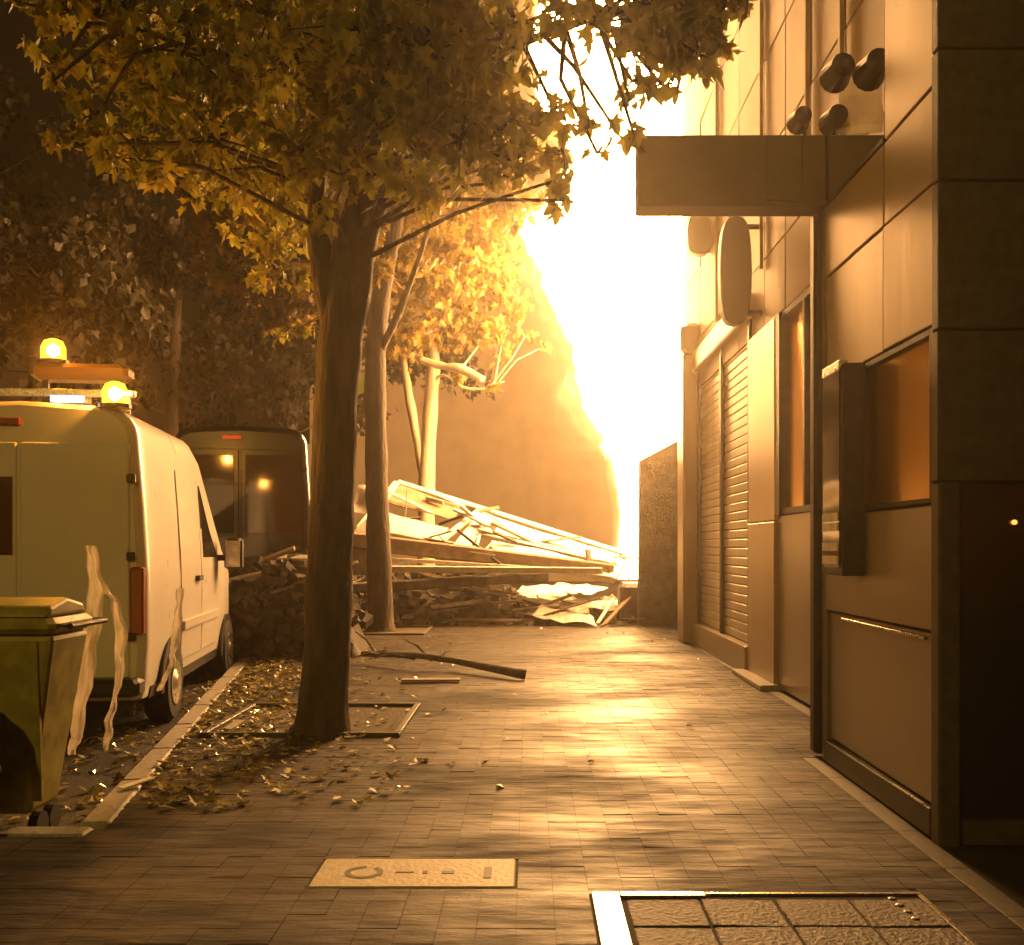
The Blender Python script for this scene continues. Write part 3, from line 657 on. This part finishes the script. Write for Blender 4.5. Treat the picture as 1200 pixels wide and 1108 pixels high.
# ------------------------------------------------------------------ vans
def make_van(h, L, Wd, prof, paint, wind0, wind1):
    """local: origin at rear right corner on the ground, y forward, x to the right (body lies at x<=0)"""
    root = empty('parked_van', (0,0,0))
    hw = Wd/2
    def top(t):
        for (a,b) in zip(prof[:-1], prof[1:]):
            if a[0] <= t <= b[0]:
                s = (t-a[0])/(b[0]-a[0]); return a[1]*(1-s)+b[1]*s
        return prof[-1][1]
    def halfw(t, z):
        w = hw
        if z > 1.25: w -= .10*((z-1.25)/(h-1.25))**1.3
        if z < .55: w -= .05*(.55-z)/.25
        e = max(0, t-(L-.9))/.9; w -= .22*e*e
        e = max(0, .12-t)/.12; w -= .07*e*e
        return w
    zb = .32
    st = sorted(set([0,.03,.08,.14,.3,.9,1.5,2.1]+[p[0] for p in prof]+[L-.6,L-.3,L-.12,L-.03]))
    st = [t for t in st if t <= L]
    mb = MB(); rings = []
    for t in st:
        zt = top(t); rr = min(.24, (zt-zb)*.35); ring = []
        zz = [zb, .45, .75, 1.05, 1.3] ; zz = [z for z in zz if z < zt-rr-.02]
        while len(zz) < 5: zz.append(zz[-1]+(zt-rr-zz[-1])*.3)
        zz += [zz[-1]+(zt-rr-zz[-1])*f for f in (.5,1)]
        right = [(halfw(t,z), z) for z in zz]
        wt = halfw(t, zt-rr)
        for a in (18,36,54,72,90): right.append((wt-rr*(1-math.cos(R(a))) , zt-rr+rr*math.sin(R(a))))
        ring = [(x-hw, t, z) for (x,z) in right] + [(-hw, t, zt+.035)] + [(-x-hw, t, z) for (x,z) in right[::-1]]
        rings.append(ring)
    n = len(rings[0])
    for r_ in rings: mb.v += r_
    for i in range(len(rings)-1):
        for j in range(n): mb.f.append((i*n+j, i*n+(j+1)%n, (i+1)*n+(j+1)%n, (i+1)*n+j))
    mb.f.append(tuple(range(n))); mb.f.append(tuple((len(rings)-1)*n+j for j in range(n-1,-1,-1)))
    body = mb.build('body', paint, root, smooth=True)
    ms = body.modifiers.new('edges','EDGE_SPLIT'); ms.split_angle = R(38)
    def side(name, poly_fn, m, side_=1, off=.008, nt_=8, nz=6, par=None, **k):
        """patch on the flank: poly_fn(u,v)->(t,z)"""
        b = MB(); vs = []
        for dd in (off, -.02):
            for j in range(nz+1):
                for i in range(nt_+1):
                    t, z = poly_fn(i/nt_, j/nz); x = halfw(t,z)+dd
                    vs.append((x-hw if side_ > 0 else -x-hw, t, z))
        N = (nt_+1)*(nz+1); f = []
        for j in range(nz):
            for i in range(nt_): q = j*(nt_+1)+i; f.append((q,q+1,q+nt_+2,q+nt_+1))
        for i in range(nt_): f.append((i,i+N,i+1+N,i+1)); q = nz*(nt_+1)+i; f.append((q,q+1,q+1+N,q+N))
        for j in range(nz): q = j*(nt_+1); f.append((q,q+nt_+1,q+nt_+1+N,q+N)); q += nt_; f.append((q,q+N,q+nt_+1+N,q+nt_+1))
        b.add(vs, f); return b.build(name, m, par or root, smooth=False, **k)
    def rect(t0,t1,z0,z1): return lambda u,v: (t0+(t1-t0)*u, z0+(z1-z0)*v)
    for s in (1,-1):
        side('sliding_door', rect(1.35, wind0-.12, .50, h-.42), paint, s, .010)
        fd = side('front_door', lambda u,v: (wind0-.08+(.98)*u - .0, .50+(1.75-.5)*v*(1-.0*u)), paint, s, .010)
        side('side_window', lambda u,v: (wind0+.02+(.85-.42*v)*u*1.0 + 0*v, 1.45+(h-.50-1.45)*v*(1-.62*u)), M['glass'], s, .014)
        side('rub_strip', rect(1.38, wind0+.85, .78, .86), M['black'] if paint == M['blackpaint'] else M['whitepaint'], s, .035, nz=2)
        hd = side('door_handle', rect(wind0-.42, wind0-.22, 1.22, 1.27), M['black'], s, .05, 2, 2)
        side('sill', rect(.25, L-.5, .30, .40), M['black'], s, .012, nz=2)
        # wheels with dark arches
        for t in (.92, L-.95):
            x = (halfw(t,.6)-hw) if s > 0 else (-halfw(t,.6)-hw)
            ar = []
            for j in range(15):
                a = math.pi*j/14; ar.append((t+math.cos(a)*.44, .34+math.sin(a)*.42))
            ar += [(t-.44,.30),(t+.44,.30)]
            MB().poly(ar, 'X', x-.2 if s>0 else x-.018, x+.018 if s>0 else x+.2).build('wheel_arch', M['black'], root)
            w = MB().lathe([(.20,-.11),(.31,-.11),(.345,-.08),(.345,.08),(.31,.11),(.20,.11)], (x-.07*s, t, .345), 'X', 24).build('wheel', M['rubber'], root)
            MB().lathe([(.205,-.05),(.20,.06),(.12,.05),(.05,.075)] if s>0 else [(.205,.05),(.20,-.06),(.12,-.05),(.05,-.075)], (x-.07*s+.06*s, t, .345), 'X', 20).build('rim', M['steel'], w)
        # mirror
        mt = wind0+.95; mx = (halfw(mt,1.5)-hw) if s>0 else (-halfw(mt,1.5)-hw)
        mr = MB().cbox(mx+(.08 if s>0 else -.28), mx+(.28 if s>0 else -.08), mt-.04, mt+.12, 1.30, 1.66, .03).build('mirror', M['black'], root)
        MB().cbox(mx+(.10 if s>0 else -.26), mx+(.26 if s>0 else -.10), mt-.05, mt-.043, 1.33, 1.63, .002).build('mirror_glass', M['steel'], mr)
        MB().cbox(mx-.03 if s>0 else mx-.1, mx+.1 if s>0 else mx+.03, mt, mt+.06, 1.40, 1.47, .01).build('mirror_arm', M['black'], mr)
    # windscreen
    z0, z1 = top(wind1)-.0, top(wind0)
    p = [(-hw-.72,wind1,top(wind1)+.03),(-hw+.72,wind1,top(wind1)+.03),(-hw+.62,wind0+.08,top(wind0+.08)+.03),(-hw-.62,wind0+.08,top(wind0+.08)+.03)]
    q = [(a,b,c+.02) for (a,b,c) in p]
    MB().add(p+q, [(3,2,1,0),(4,5,6,7),(0,1,5,4),(1,2,6,5),(2,3,7,6),(3,0,4,7)]).build('windscreen', M['glass'], root)
    # rear: doors, lights, bumper
    for s in (-1, 1):
        a, b = (-hw+.012, -.13) if s > 0 else (-Wd+.13, -hw-.012)
        d_ = MB().cbox(a, b, -.022, .02, .50, h-.30, .012).build('rear_door', paint, root)
        for z in (.80, 1.45, h-.62): MB().cbox(b-.02 if s>0 else a-.05, b+.05 if s>0 else a+.02, -.045, -.0, z, z+.07, .008).build('hinge', M['black'], d_)
        if s > 0: MB().cbox(a+.06, a+.20, -.05, -.018, 1.02, 1.08, .01).build('handle', M['steel'], d_)
        MB().cbox((-.125) if s>0 else (-Wd+.02), (-.02) if s>0 else (-Wd+.125), -.03, .12, .85, 1.40, .015).build('tail_light', M['red'], root)
    MB().cbox(-Wd+.03, -.03, -.13, .10, .36, .50, .03).build('rear_bumper', M['black'], root)
    MB().cbox(-hw-.26, -hw+.26, -.034, -.024, .58, .69, .002).build('number_plate', M['pale'], root)
    MB().cbox(-hw-.24, -hw+.02, -.03, .05, h-.17, h-.11, .01).build('brake_light', M['brake'] if paint == M['blackpaint'] else M['red'], root)
    return root, hw
prof1 = [(0,2.66),(.06,2.70),(2.35,2.70),(2.65,2.60),(3.75,1.68),(4.55,1.38),(4.8,1.20),(4.9,.95)]
van, hw = make_van(2.70, 4.9, 1.96, prof1, M['whitepaint'], 2.45, 3.75)
tag(van, 'white high roof emergency van with amber beacons parked at the left kerb', 'van', 'vans parked along the kerb')
MB().box(-1.62,-1.02,-.034,-.024,1.50,2.12).build('rear_window', M['glass'], van)
# roof light rack
MB().cbox(-1.86,-.14,.18,.26,2.80,2.86,.01).build('roof_rail', M['steel'], van)
for x in (-1.8,-.2): MB().box(x-.02,x+.02,.2,.24,2.66,2.80).build('rail_foot', M['darkmetal'], van)
lb = MB().cbox(-1.06,-.26,.45,.72,2.98,3.12,.04).build('light_bar', M['amberbar'], van)
for x in (-.96,-.36): MB().box(x-.025,x+.025,.56,.60,2.70,2.98).build('bar_foot', M['darkmetal'], van)
def beacon(x,y,z,r,par):
    b = MB().lathe([(r*1.3,-r*1.1),(r*1.3,-r*.8),(r*1.0,-r*.8)], (x,y,z), 'Z', 16).build('beacon_base', M['black'], par)
    MB().lathe([(r,-r*.78),(r,r*.3),(r*.75,r*.85),(r*.3,r*1.05)], (x,y,z), 'Z', 16).build('beacon_lamp', M['beacon'], b)
    MB().lathe([(.01,-.05),(r*.5,-.02),(r*.5,.03),(.01,.06)], (x,y,z), 'Z', 12).build('bulb', M['bulb'], b)
    for q in ((r*.75,0),(-r*.75,0)):
        l_ = bpy.data.lights.new('beacon_light','POINT'); l_.energy = 120; l_.color = (1,.36,.03); l_.shadow_soft_size = .02
        lo_ = bpy.data.objects.new('beacon_light', l_); COL.objects.link(lo_); lo_.parent = b; lo_.location = (x+q[0]*.0, y+q[0], z+r*.1)
beacon(-.90,.58,3.235,.10,van); beacon(-.26,.06,2.80,.10,van)
wl = MB().cbox(-.86,-.54,.30,.42,2.74,2.86,.02).build('work_light', M['darkmetal'], van)
MB().box(-.83,-.57,.285,.297,2.765,2.845).build('lamp_glass', M['worklight'], wl)
sd = van
van.location = (-3.10, 8.3, -.12); van.rotation_euler = (0,0,R(7.5))
prof2 = [(0,3.16),(.08,3.24),(3.6,3.26),(3.9,3.1),(5.0,1.9),(5.7,1.6),(5.9,1.1)]
v2, hw = make_van(3.24, 5.9, 2.02, prof2, M['blackpaint'], 3.6, 5.0)
tag(v2, 'tall black van with a red brake light parked ahead of the white van', 'van', 'vans parked along the kerb')
for s in (-1,1):
    a = -hw + (.08 if s>0 else -.86)
    MB().cbox(a, a+.78, -.036, -.024, 1.75, 2.85, .004).build('rear_window', M['glass'], v2)
v2.location = (-3.08, 14.6, -.12); v2.rotation_euler = (0,0,R(9))

# ------------------------------------------------------------------ container, sack, torn film
def taper(mb, c, w0, d0, w1, d1, z0, z1):
    v = []
    for (w,d,z) in ((w0,d0,z0),(w1,d1,z1)):
        for (a,b) in ((-1,-1),(1,-1),(1,1),(-1,1)): v.append((c[0]+a*w/2, c[1]+b*d/2, z))
    return mb.add(v, [(3,2,1,0),(4,5,6,7),(0,1,5,4),(1,2,6,5),(2,3,7,6),(3,0,4,7)])
ct = empty('waste_container', (-3.05, 5.75, -.12), 'olive yellow tapered waste container in the bottom left corner', 'container')
taper(MB(), (-3.16,5.60), 1.02, .34, 1.32, .46, .02, .98).build('bin_body', M['olive'], ct, bevel=.03)
MB().cbox(-3.84,-2.48,5.34,5.86,.985,1.07,.03).build('rim', M['olive'], ct)
MB().poly([(5.36,1.073),(5.84,1.073),(5.80,1.13),(5.6,1.17),(5.4,1.13)], 'X', -3.80, -2.52).build('lid', M['olive'], ct, bevel=.02)
for x in (-3.45,-2.65):
    for y in (5.53,5.68): MB().lathe([(.07,-.025),(.07,.025)], (x,y,-.05), 'X', 14).build('wheel', M['rubber'], ct)
for x in (-3.3,-2.95,-2.6): MB().beam((x,5.425,.1),(x,5.37,.95),.05,.03).build('rib', M['olive'], ct)
MB().tube([(-2.47,5.36,1.03),(-2.40,5.36,1.03),(-2.40,5.8,1.03),(-2.47,5.8,1.03)], .016, 8).build('side_handle', M['darkmetal'], ct)
sk = MB(); c = Vector((-2.93, 5.0, .22)); n, mm = 20, 14
for i in range(mm+1):
    ph = math.pi*i/mm
    for j in range(n):
        th = 2*math.pi*j/n; q = Vector((math.sin(ph)*math.cos(th)*.34, math.sin(ph)*math.sin(th)*.22, math.cos(ph)*.52*(1.15 if ph<1.5 else .7)))
        if ph < .9: q.x *= .75+.25*ph
        q *= 1+.14*noise.noise(q*5)+.07*noise.noise(q*13); sk.v.append(tuple(c+q))
for i in range(mm):
    for j in range(n): sk.f.append((i*n+j,i*n+(j+1)%n,(i+1)*n+(j+1)%n,(i+1)*n+j))
sk.build('rubbish_sack', M['black'], smooth=True, label='black rubbish sack slumped against the olive container', cat='rubbish sack')
def film(path, widths, d, label, par=None):
    mb = MB(); N = 34; C = 9
    pts = [P(x,y,d) for (x,y) in path]
    for s_ in (0,1):
        for i in range(N+1):
            u = i/N*(len(pts)-1); k = min(int(u), len(pts)-2); c = pts[k].lerp(pts[k+1], u-k); w = widths[k]*(1-(u-k))+widths[k+1]*(u-k)
            for j in range(C):
                a = (j/(C-1)-.5); p = c+Vector((a*w,   .02*math.sin(a*14+i*.1)+.03*noise.noise(Vector((a*3,i*.4,d))), .02*noise.noise(Vector((i*.5,a*5,2)))))
                p.y += s_*.004; p.x += .02*noise.noise(Vector((i*.35,j*.15,d*3))); mb.v.append(tuple(p))
    K = (N+1)*C
    for i in range(N):
        for j in range(C-1):
            q = i*C+j; mb.f.append((q,q+1,q+C+1,q+C)); mb.f.append((K+q,K+q+C,K+q+C+1,K+q+1))
    return mb.build('plastic_film', M['clear'], smooth=True, label=label, cat='plastic film', group='torn plastic film hanging by the container')
film([(106,640),(113,690),(105,740),(98,800),(90,850),(84,885)], [.05,.09,.11,.10,.09,.05], 6.3, 'wide crumpled strip of pale film hanging beside the olive container')
film([(112,680),(134,705),(142,750),(138,800),(128,840),(124,880)], [.04,.06,.06,.05,.05,.03], 6.5, 'narrow twisted strip of pale film right of the wide one, behind the container')
film([(212,690),(206,740),(200,780),(186,810)], [.05,.06,.05,.03], 8.0, 'thin strip of film hanging from the rear wheel arch of the white van')

# ------------------------------------------------------------------ collapsed panel and debris heap
wr = empty('collapsed_shopfront', (0, 20, 0), 'collapsed white framed panel tilted on the debris heap below the flames', 'wreckage')
A_, B_, C_, D_ = P(420,622,19.0), P(465,567,21.0), P(735,652,21.2), P(716,680,19.6)
def Q(u, v): return A_.lerp(D_, u).lerp(B_.lerp(C_, u), v)
nr = (D_-A_).cross(B_-A_).normalized()
for (a,b,w,h_) in (((0,1),(1,1),.16,.14),((0,.05),(1,.05),.14,.14),((0,0),(0,1),.14,.12),((1,0),(1,1),.16,.14),((.30,.05),(.36,1),.10,.10),((.42,.45),(.9,.55),.09,.08),((.44,.18),(.40,.75),.06,.06)):
    MB().beam(Q(*a), Q(*b), w, h_, up=nr).build('frame_bar', M['pale'], wr)
def plate(us, vs_, m, nm, off=0):
    p = [Q(us[0],vs_[0])-nr*off, Q(us[1],vs_[0])-nr*off, Q(us[1],vs_[1])-nr*off, Q(us[0],vs_[1])-nr*off]
    return sheet(nm, p, m, 8, 4, .03, 1.5, .02, wr)
plate((.02,.30),(.08,.40),M['pale'],'infill_panel'); plate((.36,.97),(.58,.92),M['pale'],'infill_panel'); plate((.36,.42),(.08,.95),M['pale'],'infill_panel',.01)
plate((.48,.97),(.08,.40),M['pale'],'infill_panel'); plate((.02,.29),(.60,.96),M['board'],'infill_panel',.02)
def thing_beam(px0,py0,d0,px1,py1,d1,w,h_,m,lab,name='fallen_beam',tw=0,grp=None,cat='beam'):
    return MB().beam(P(px0,py0,d0), P(px1,py1,d1), w, h_, twist=tw).build(name, m, label=lab, cat=cat, group=grp)
thing_beam(400,632,18.3,716,670,20,.35,.30,M['board'],'long thick brown beam lying under the tilted white panel')
thing_beam(308,626,16.2,372,631,16.6,.9,.34,M['board'],'broad board end sticking out left of the foreground trunk',name='fallen_board',cat='board')
MB().beam(P(310,615,16.0), P(372,619,16.4), .06, .04).build('metal_edging', M['pale'], label='thin pale strip along the top of the left board end', cat='edging')
thing_beam(446,655,18.4,706,671,19.4,.10,.07,M['pale'],'slim pale rail under the thick brown beam')
thing_beam(450,667,18.2,704,669,19.2,.16,.12,M['pale'],'lowest pale rail resting on the dark debris')
thing_beam(400,690,17.8,640,676,19.4,.3,.18,M['rubble'],'dark beam half buried at the foot of the heap')  # same dark colour as the rubble
MB().cbox(*[v for v in (P(397,0,18.4).x, P(440,0,18.4).x, 18.4, 18.9, P(0,674,18.4).z, P(0,642,18.4).z)], .03).build('white_box', M['pale'], label='bright white box between the two tree trunks', cat='box')
sheet('torn_sheet', [P(410,598,19),P(442,605,19),P(448,568,19.3),P(420,572,19.2)], M['pale'], 8, 8, .12, 2.5, label='torn pale sheet standing up behind the foreground trunk', cat='sheet')
sheet('torn_sheet', [P(412,628,18.8),P(446,628,18.8),P(446,590,19.2),P(440,596,19.2)], M['pale'], 6, 6, .03, 2.5, label='white triangular scrap between the two tree trunks', cat='sheet')
for i in range(26):
    u = random.uniform(.05,1); v = random.uniform(-.1,1.0); c = Q(u,v)-nr*0+Vector((0,random.uniform(-.3,.1),random.uniform(-.12,.12)))
    L = random.uniform(.3,1.3); a = random.gauss(-.25,.5); dv = Vector((math.cos(a), random.uniform(-.4,.4), math.sin(a)))*L/2
    MB().beam(c-dv, c+dv, random.uniform(.03,.12), random.uniform(.015,.05), twist=random.uniform(-1,1)).build('splinter', random.choice([M['pale'],M['board'],M['pale'],M['darkmetal']]),
        label='splintered strip caught on the collapsed white panel', cat='splinter', group='splinters on the collapsed panel')
# bright crumpled plates on the ground in front
for i, (a,b,c,d,lab) in enumerate((
   ((622,722),(700,733),(688,712),(640,708),'large white crumpled plate flat on the pavement edge of the heap'),
   ((668,716),(742,712),(735,704),(690,706),'long narrow white plate pointing right on the heap edge'),
   ((600,700),(672,706),(660,690),(612,688),'curled pale plate on the middle of the heap front'),
   ((640,690),(690,698),(712,690),(655,684),'upper thin pale plate leaning on the heap near the beam ends'),
   ((440,690),(520,700),(512,688),(450,684),'dull plate half covered by dark rubble right of the second trunk'))):
    q = []
    for (x,y) in (a,b,c,d):
        zz = .05+(733-y)*.0105; q.append(P(x, y, F*(H-zz)/(y-640)))
    sheet('crumpled_plate', q, M['pale'] if i < 4 else M['rubble'], 10, 6, .05, 3, .015, label=lab, cat='plate')
# heap
hp = MB()
def heap_h(x, y):
    if y < 17: e = max(0, 1-((x+3.5)/1.25)**2)*max(0, 1-((y-13.95)/.75)**2); return max(0, 1.15*e**.5*(1+.5*noise.noise(Vector((x*3,y*3,0)))) - .12)
    e = max(0, 1-((x+1.0)/4.2)**2)*max(0, 1-((y-21.6)/2.5)**2)
    return max(0, .85*e**.6 + .25*noise.noise(Vector((x*1.3,y*1.3,0)))*(e>0)) * (1-.72*min(1,max(0,(x+1.0)/1.0)))
nx_, ny_ = 90, 50
for j in range(ny_+1):
    for i in range(nx_+1):
        x = -5.6+i*8.2/nx_; y = 18.9+j*6/ny_; h_ = heap_h(x,y)
        hp.v.append((x,y,h_+.07*noise.noise(Vector((x*6,y*6,1)))*(h_>0)-.03))
for j in range(ny_):
    for i in range(nx_): q = j*(nx_+1)+i; hp.f.append((q,q+1,q+nx_+2,q+nx_+1))
K = len(hp.v)
for j in range(25):
    for i in range(37):
        x = -4.85+i*2.7/36; y = 13.15+j*1.6/24; h_ = heap_h(x,y); hp.v.append((x,y,h_+.10*noise.noise(Vector((x*6,y*6,1)))*(h_>0)-.03))
for j in range(24):
    for i in range(36): q = K+j*37+i; hp.f.append((q,q+1,q+38,q+37))
hp.build('debris_heap', M['rubble'], kind='stuff', label='dark mound of rubble across the sidewalk under the wreckage', cat='rubble')
ch = MB()
for i in range(2200):
    x = random.uniform(-5.3,2.4); y = random.uniform(18.4,23.0)
    if i > 1100: x = random.uniform(-4.6,-2.4); y = random.uniform(13.1,14.6)
    h_ = heap_h(x,y)
    if h_ < .02 and random.random() < .8: continue
    s = random.uniform(.03,.14); m = Matrix.Translation((x,y,h_+s*.2)) @ Matrix.Rotation(random.uniform(0,6),4,'Z') @ Matrix.Rotation(random.uniform(-.7,.7),4,'X') @ Matrix.Rotation(random.uniform(-.7,.7),4,'Y')
    ch.box(-s,s*random.uniform(.5,1.6),-s*.7,s*.8,-s*.4,s*.5,m)
ch.build('rubble_chunks', M['rubble'], kind='stuff', label='broken chunks scattered over the dark mound', cat='rubble')
for i in range(70):
    x = random.uniform(-5.0,2.0); y = random.uniform(18.7,21.2)
    if i > 50: x = random.uniform(-4.4,-2.6); y = random.uniform(13.3,14.3)
    z = heap_h(x,y)+.08; L = random.uniform(.5,1.5); a = random.gauss(0,.5); t = random.gauss(0,.18)
    v = Vector((math.cos(a)*math.cos(t), math.sin(a)*math.cos(t), math.sin(t)))*L/2; c = Vector((x,y,z+abs(v.z)*.8))
    MB().beam(c-v, c+v, random.uniform(.06,.2), random.uniform(.02,.05), twist=random.uniform(-.6,.6)).build('broken_board', random.choice([M['board'],M['board'],M['rubble'],M['pale']]),
        label='splintered board lying in the debris heap across the sidewalk', cat='board', group='broken boards in the debris heap')
MB().cbox(P(727,0,19.2).x, P(762,0,19.2).x, 19.2, 19.9, 0, .75, .08).build('dark_cabinet', M['darkmetal'], label='dark battered cabinet at the foot of the wall beside the flames', cat='cabinet')
# thin street pole
sp = empty('sign_pole', (-3.15, 20, 0), 'thin pale pole with a small green plate between the two trunks', 'sign pole')
MB().tube([(-3.15,20,0),(-3.15,20,4.9)], .055, 10).build('pole', M['palebark'], sp)
MB().lathe([(.2,-.012),(.2,.012)], (-3.33,19.93,4.6), 'Y', 18).build('plate', M['green'], sp)
MB().box(-3.30,-3.10,19.95,19.97,4.56,4.64).build('bracket', M['darkmetal'], sp)

# ------------------------------------------------------------------ the fire
def flame_mesh(rows, d, depth, n, amp, fs, seed, clampx=None, push=1.0):
    mb = MB(); N = len(rows); prev = []
    fine = []
    for i in range(N-1):
        for k in range(10):
            t = k/10; fine.append([rows[i][q]*(1-t)+rows[i+1][q]*t for q in range(3)])
    fine.append(list(rows[-1]))
    for (y, xa, xb) in fine:
        c = P((xa+xb)/2, y, d); w = max(.02, (xb-xa)/2*d/F*push); dp = min(depth, w*1.5+.1)
        for j in range(n):
            t = 2*math.pi*j/n; q = Vector((c.x+w*math.cos(t), c.y+dp*math.sin(t), c.z))
            s = noise.noise(Vector((q.x*6,q.y*6,q.z*2.5+seed)))*amp*.35 + noise.noise(Vector((q.x*fs,q.y*fs,q.z*fs*.6+seed)))*amp + noise.noise(Vector((q.x*fs*2.7,q.y*fs*2.7,q.z*fs*1.6+seed)))*amp*.5
            q.x += s*math.cos(t)*min(1,w*1.5); q.y += s*math.sin(t)
            if clampx and q.x > clampx: q.x = clampx + .004*math.sin(j)
            mb.v.append(tuple(q))
    K = len(fine)
    for i in range(K-1):
        for j in range(n): mb.f.append((i*n+j,i*n+(j+1)%n,(i+1)*n+(j+1)%n,(i+1)*n+j))
    mb.f.append(tuple(range(n-1,-1,-1))); mb.f.append(tuple((K-1)*n+j for j in range(n)))
    return mb
rows = [(-160,690,720),(-110,665,760),(-60,655,770),(0,645,755),(40,640,760),(80,640,785),(120,645,800),(160,672,790),(200,672,800),(235,655,812),(262,618,822),(300,622,826),(340,638,828),(380,655,828),(420,672,826),(460,684,824),(500,696,806),(520,706,786),(536,716,756)]
fl = empty('gas_fire', (1.6, 21, 0), 'towering white hot fire roaring against the building at the end of the sidewalk', 'fire')
flame_mesh(rows, 21.0, 1.9, 44, .42, 1.1, 2.0, 3.36).build('flame', M['flame_core'], fl, smooth=True)
rows2 = [(520,712,770),(545,720,758),(580,725,758),(620,727,760),(650,726,764),(678,720,766)]
flame_mesh(rows2, 22.0, .5, 16, .12, 2.0, 5.0, 3.36).build('flame', M['flame_core'], fl, smooth=True)
for (g, mk_) in ((7,'halo_a'),(17,'halo_b'),(32,'halo_c'),(52,'halo_d')):  # glowing shells paint a soft halo round the flames
    flame_mesh([(y,a-g,b+g*.6) for (y,a,b) in rows], 21.0, 1.9+g*.015, 44, .42, 1.1, 2.0, 3.36+g*.0008).build('halo_shell', M[mk_], fl, smooth=True)
    if g < 30: flame_mesh([(y,a-g*.7,b+g*.5) for (y,a,b) in rows2], 22.0, .5+g*.01, 16, .12, 2.0, 5.0, 3.36+g*.0008).build('halo_shell', M[mk_], fl, smooth=True)

# ------------------------------------------------------------------ assumed street lamp, added out of view behind the photographer
sl = empty('assumed_street_lamp', (-3.0, -4.0, 0), 'assumed sodium street lamp, added out of view on the kerb behind the photographer', 'street lamp')
MB().tube([(-3.0,-4,0),(-3.0,-4,3.5),(-3.0,-4,6.6)], [.10,.08,.06], 12).build('pole', M['darkmetal'], sl)
MB().tube([(-3.0,-4,6.5),(-3.4,-3.9,6.85),(-4.0,-3.8,6.95)], .04, 8).build('arm', M['darkmetal'], sl)
MB().cbox(-4.55,-3.95,-3.95,-3.65,6.90,7.05,.04).build('assumed_lamp_head', M['darkmetal'], sl)
ld = bpy.data.lights.new('assumed_lamp_light', 'POINT'); ld.energy = 850; ld.color = (1,.66,.13); ld.shadow_soft_size = .12  # light of the added lamp, brightens surfaces that face the camera
lo = bpy.data.objects.new('assumed_lamp_light', ld); COL.objects.link(lo); lo.parent = sl; lo.location = (-1.25, .2, 6.78)

# ------------------------------------------------------------------ smoke haze
hz = MB().box(-60, 60, -20, 92, -1.62, 18)
hm = bpy.data.materials.new('haze'); hm.use_nodes = True; n = hm.node_tree.nodes; n.clear()
o = n.new('ShaderNodeOutputMaterial'); pv = n.new('ShaderNodeVolumePrincipled')
pv.inputs['Color'].default_value = (.80,.70,.55,1); pv.inputs['Density'].default_value = .0045; pv.inputs['Anisotropy'].default_value = .86
hm.node_tree.links.new(pv.outputs[0], o.inputs['Volume'])
hz.build('haze', hm, kind='stuff')
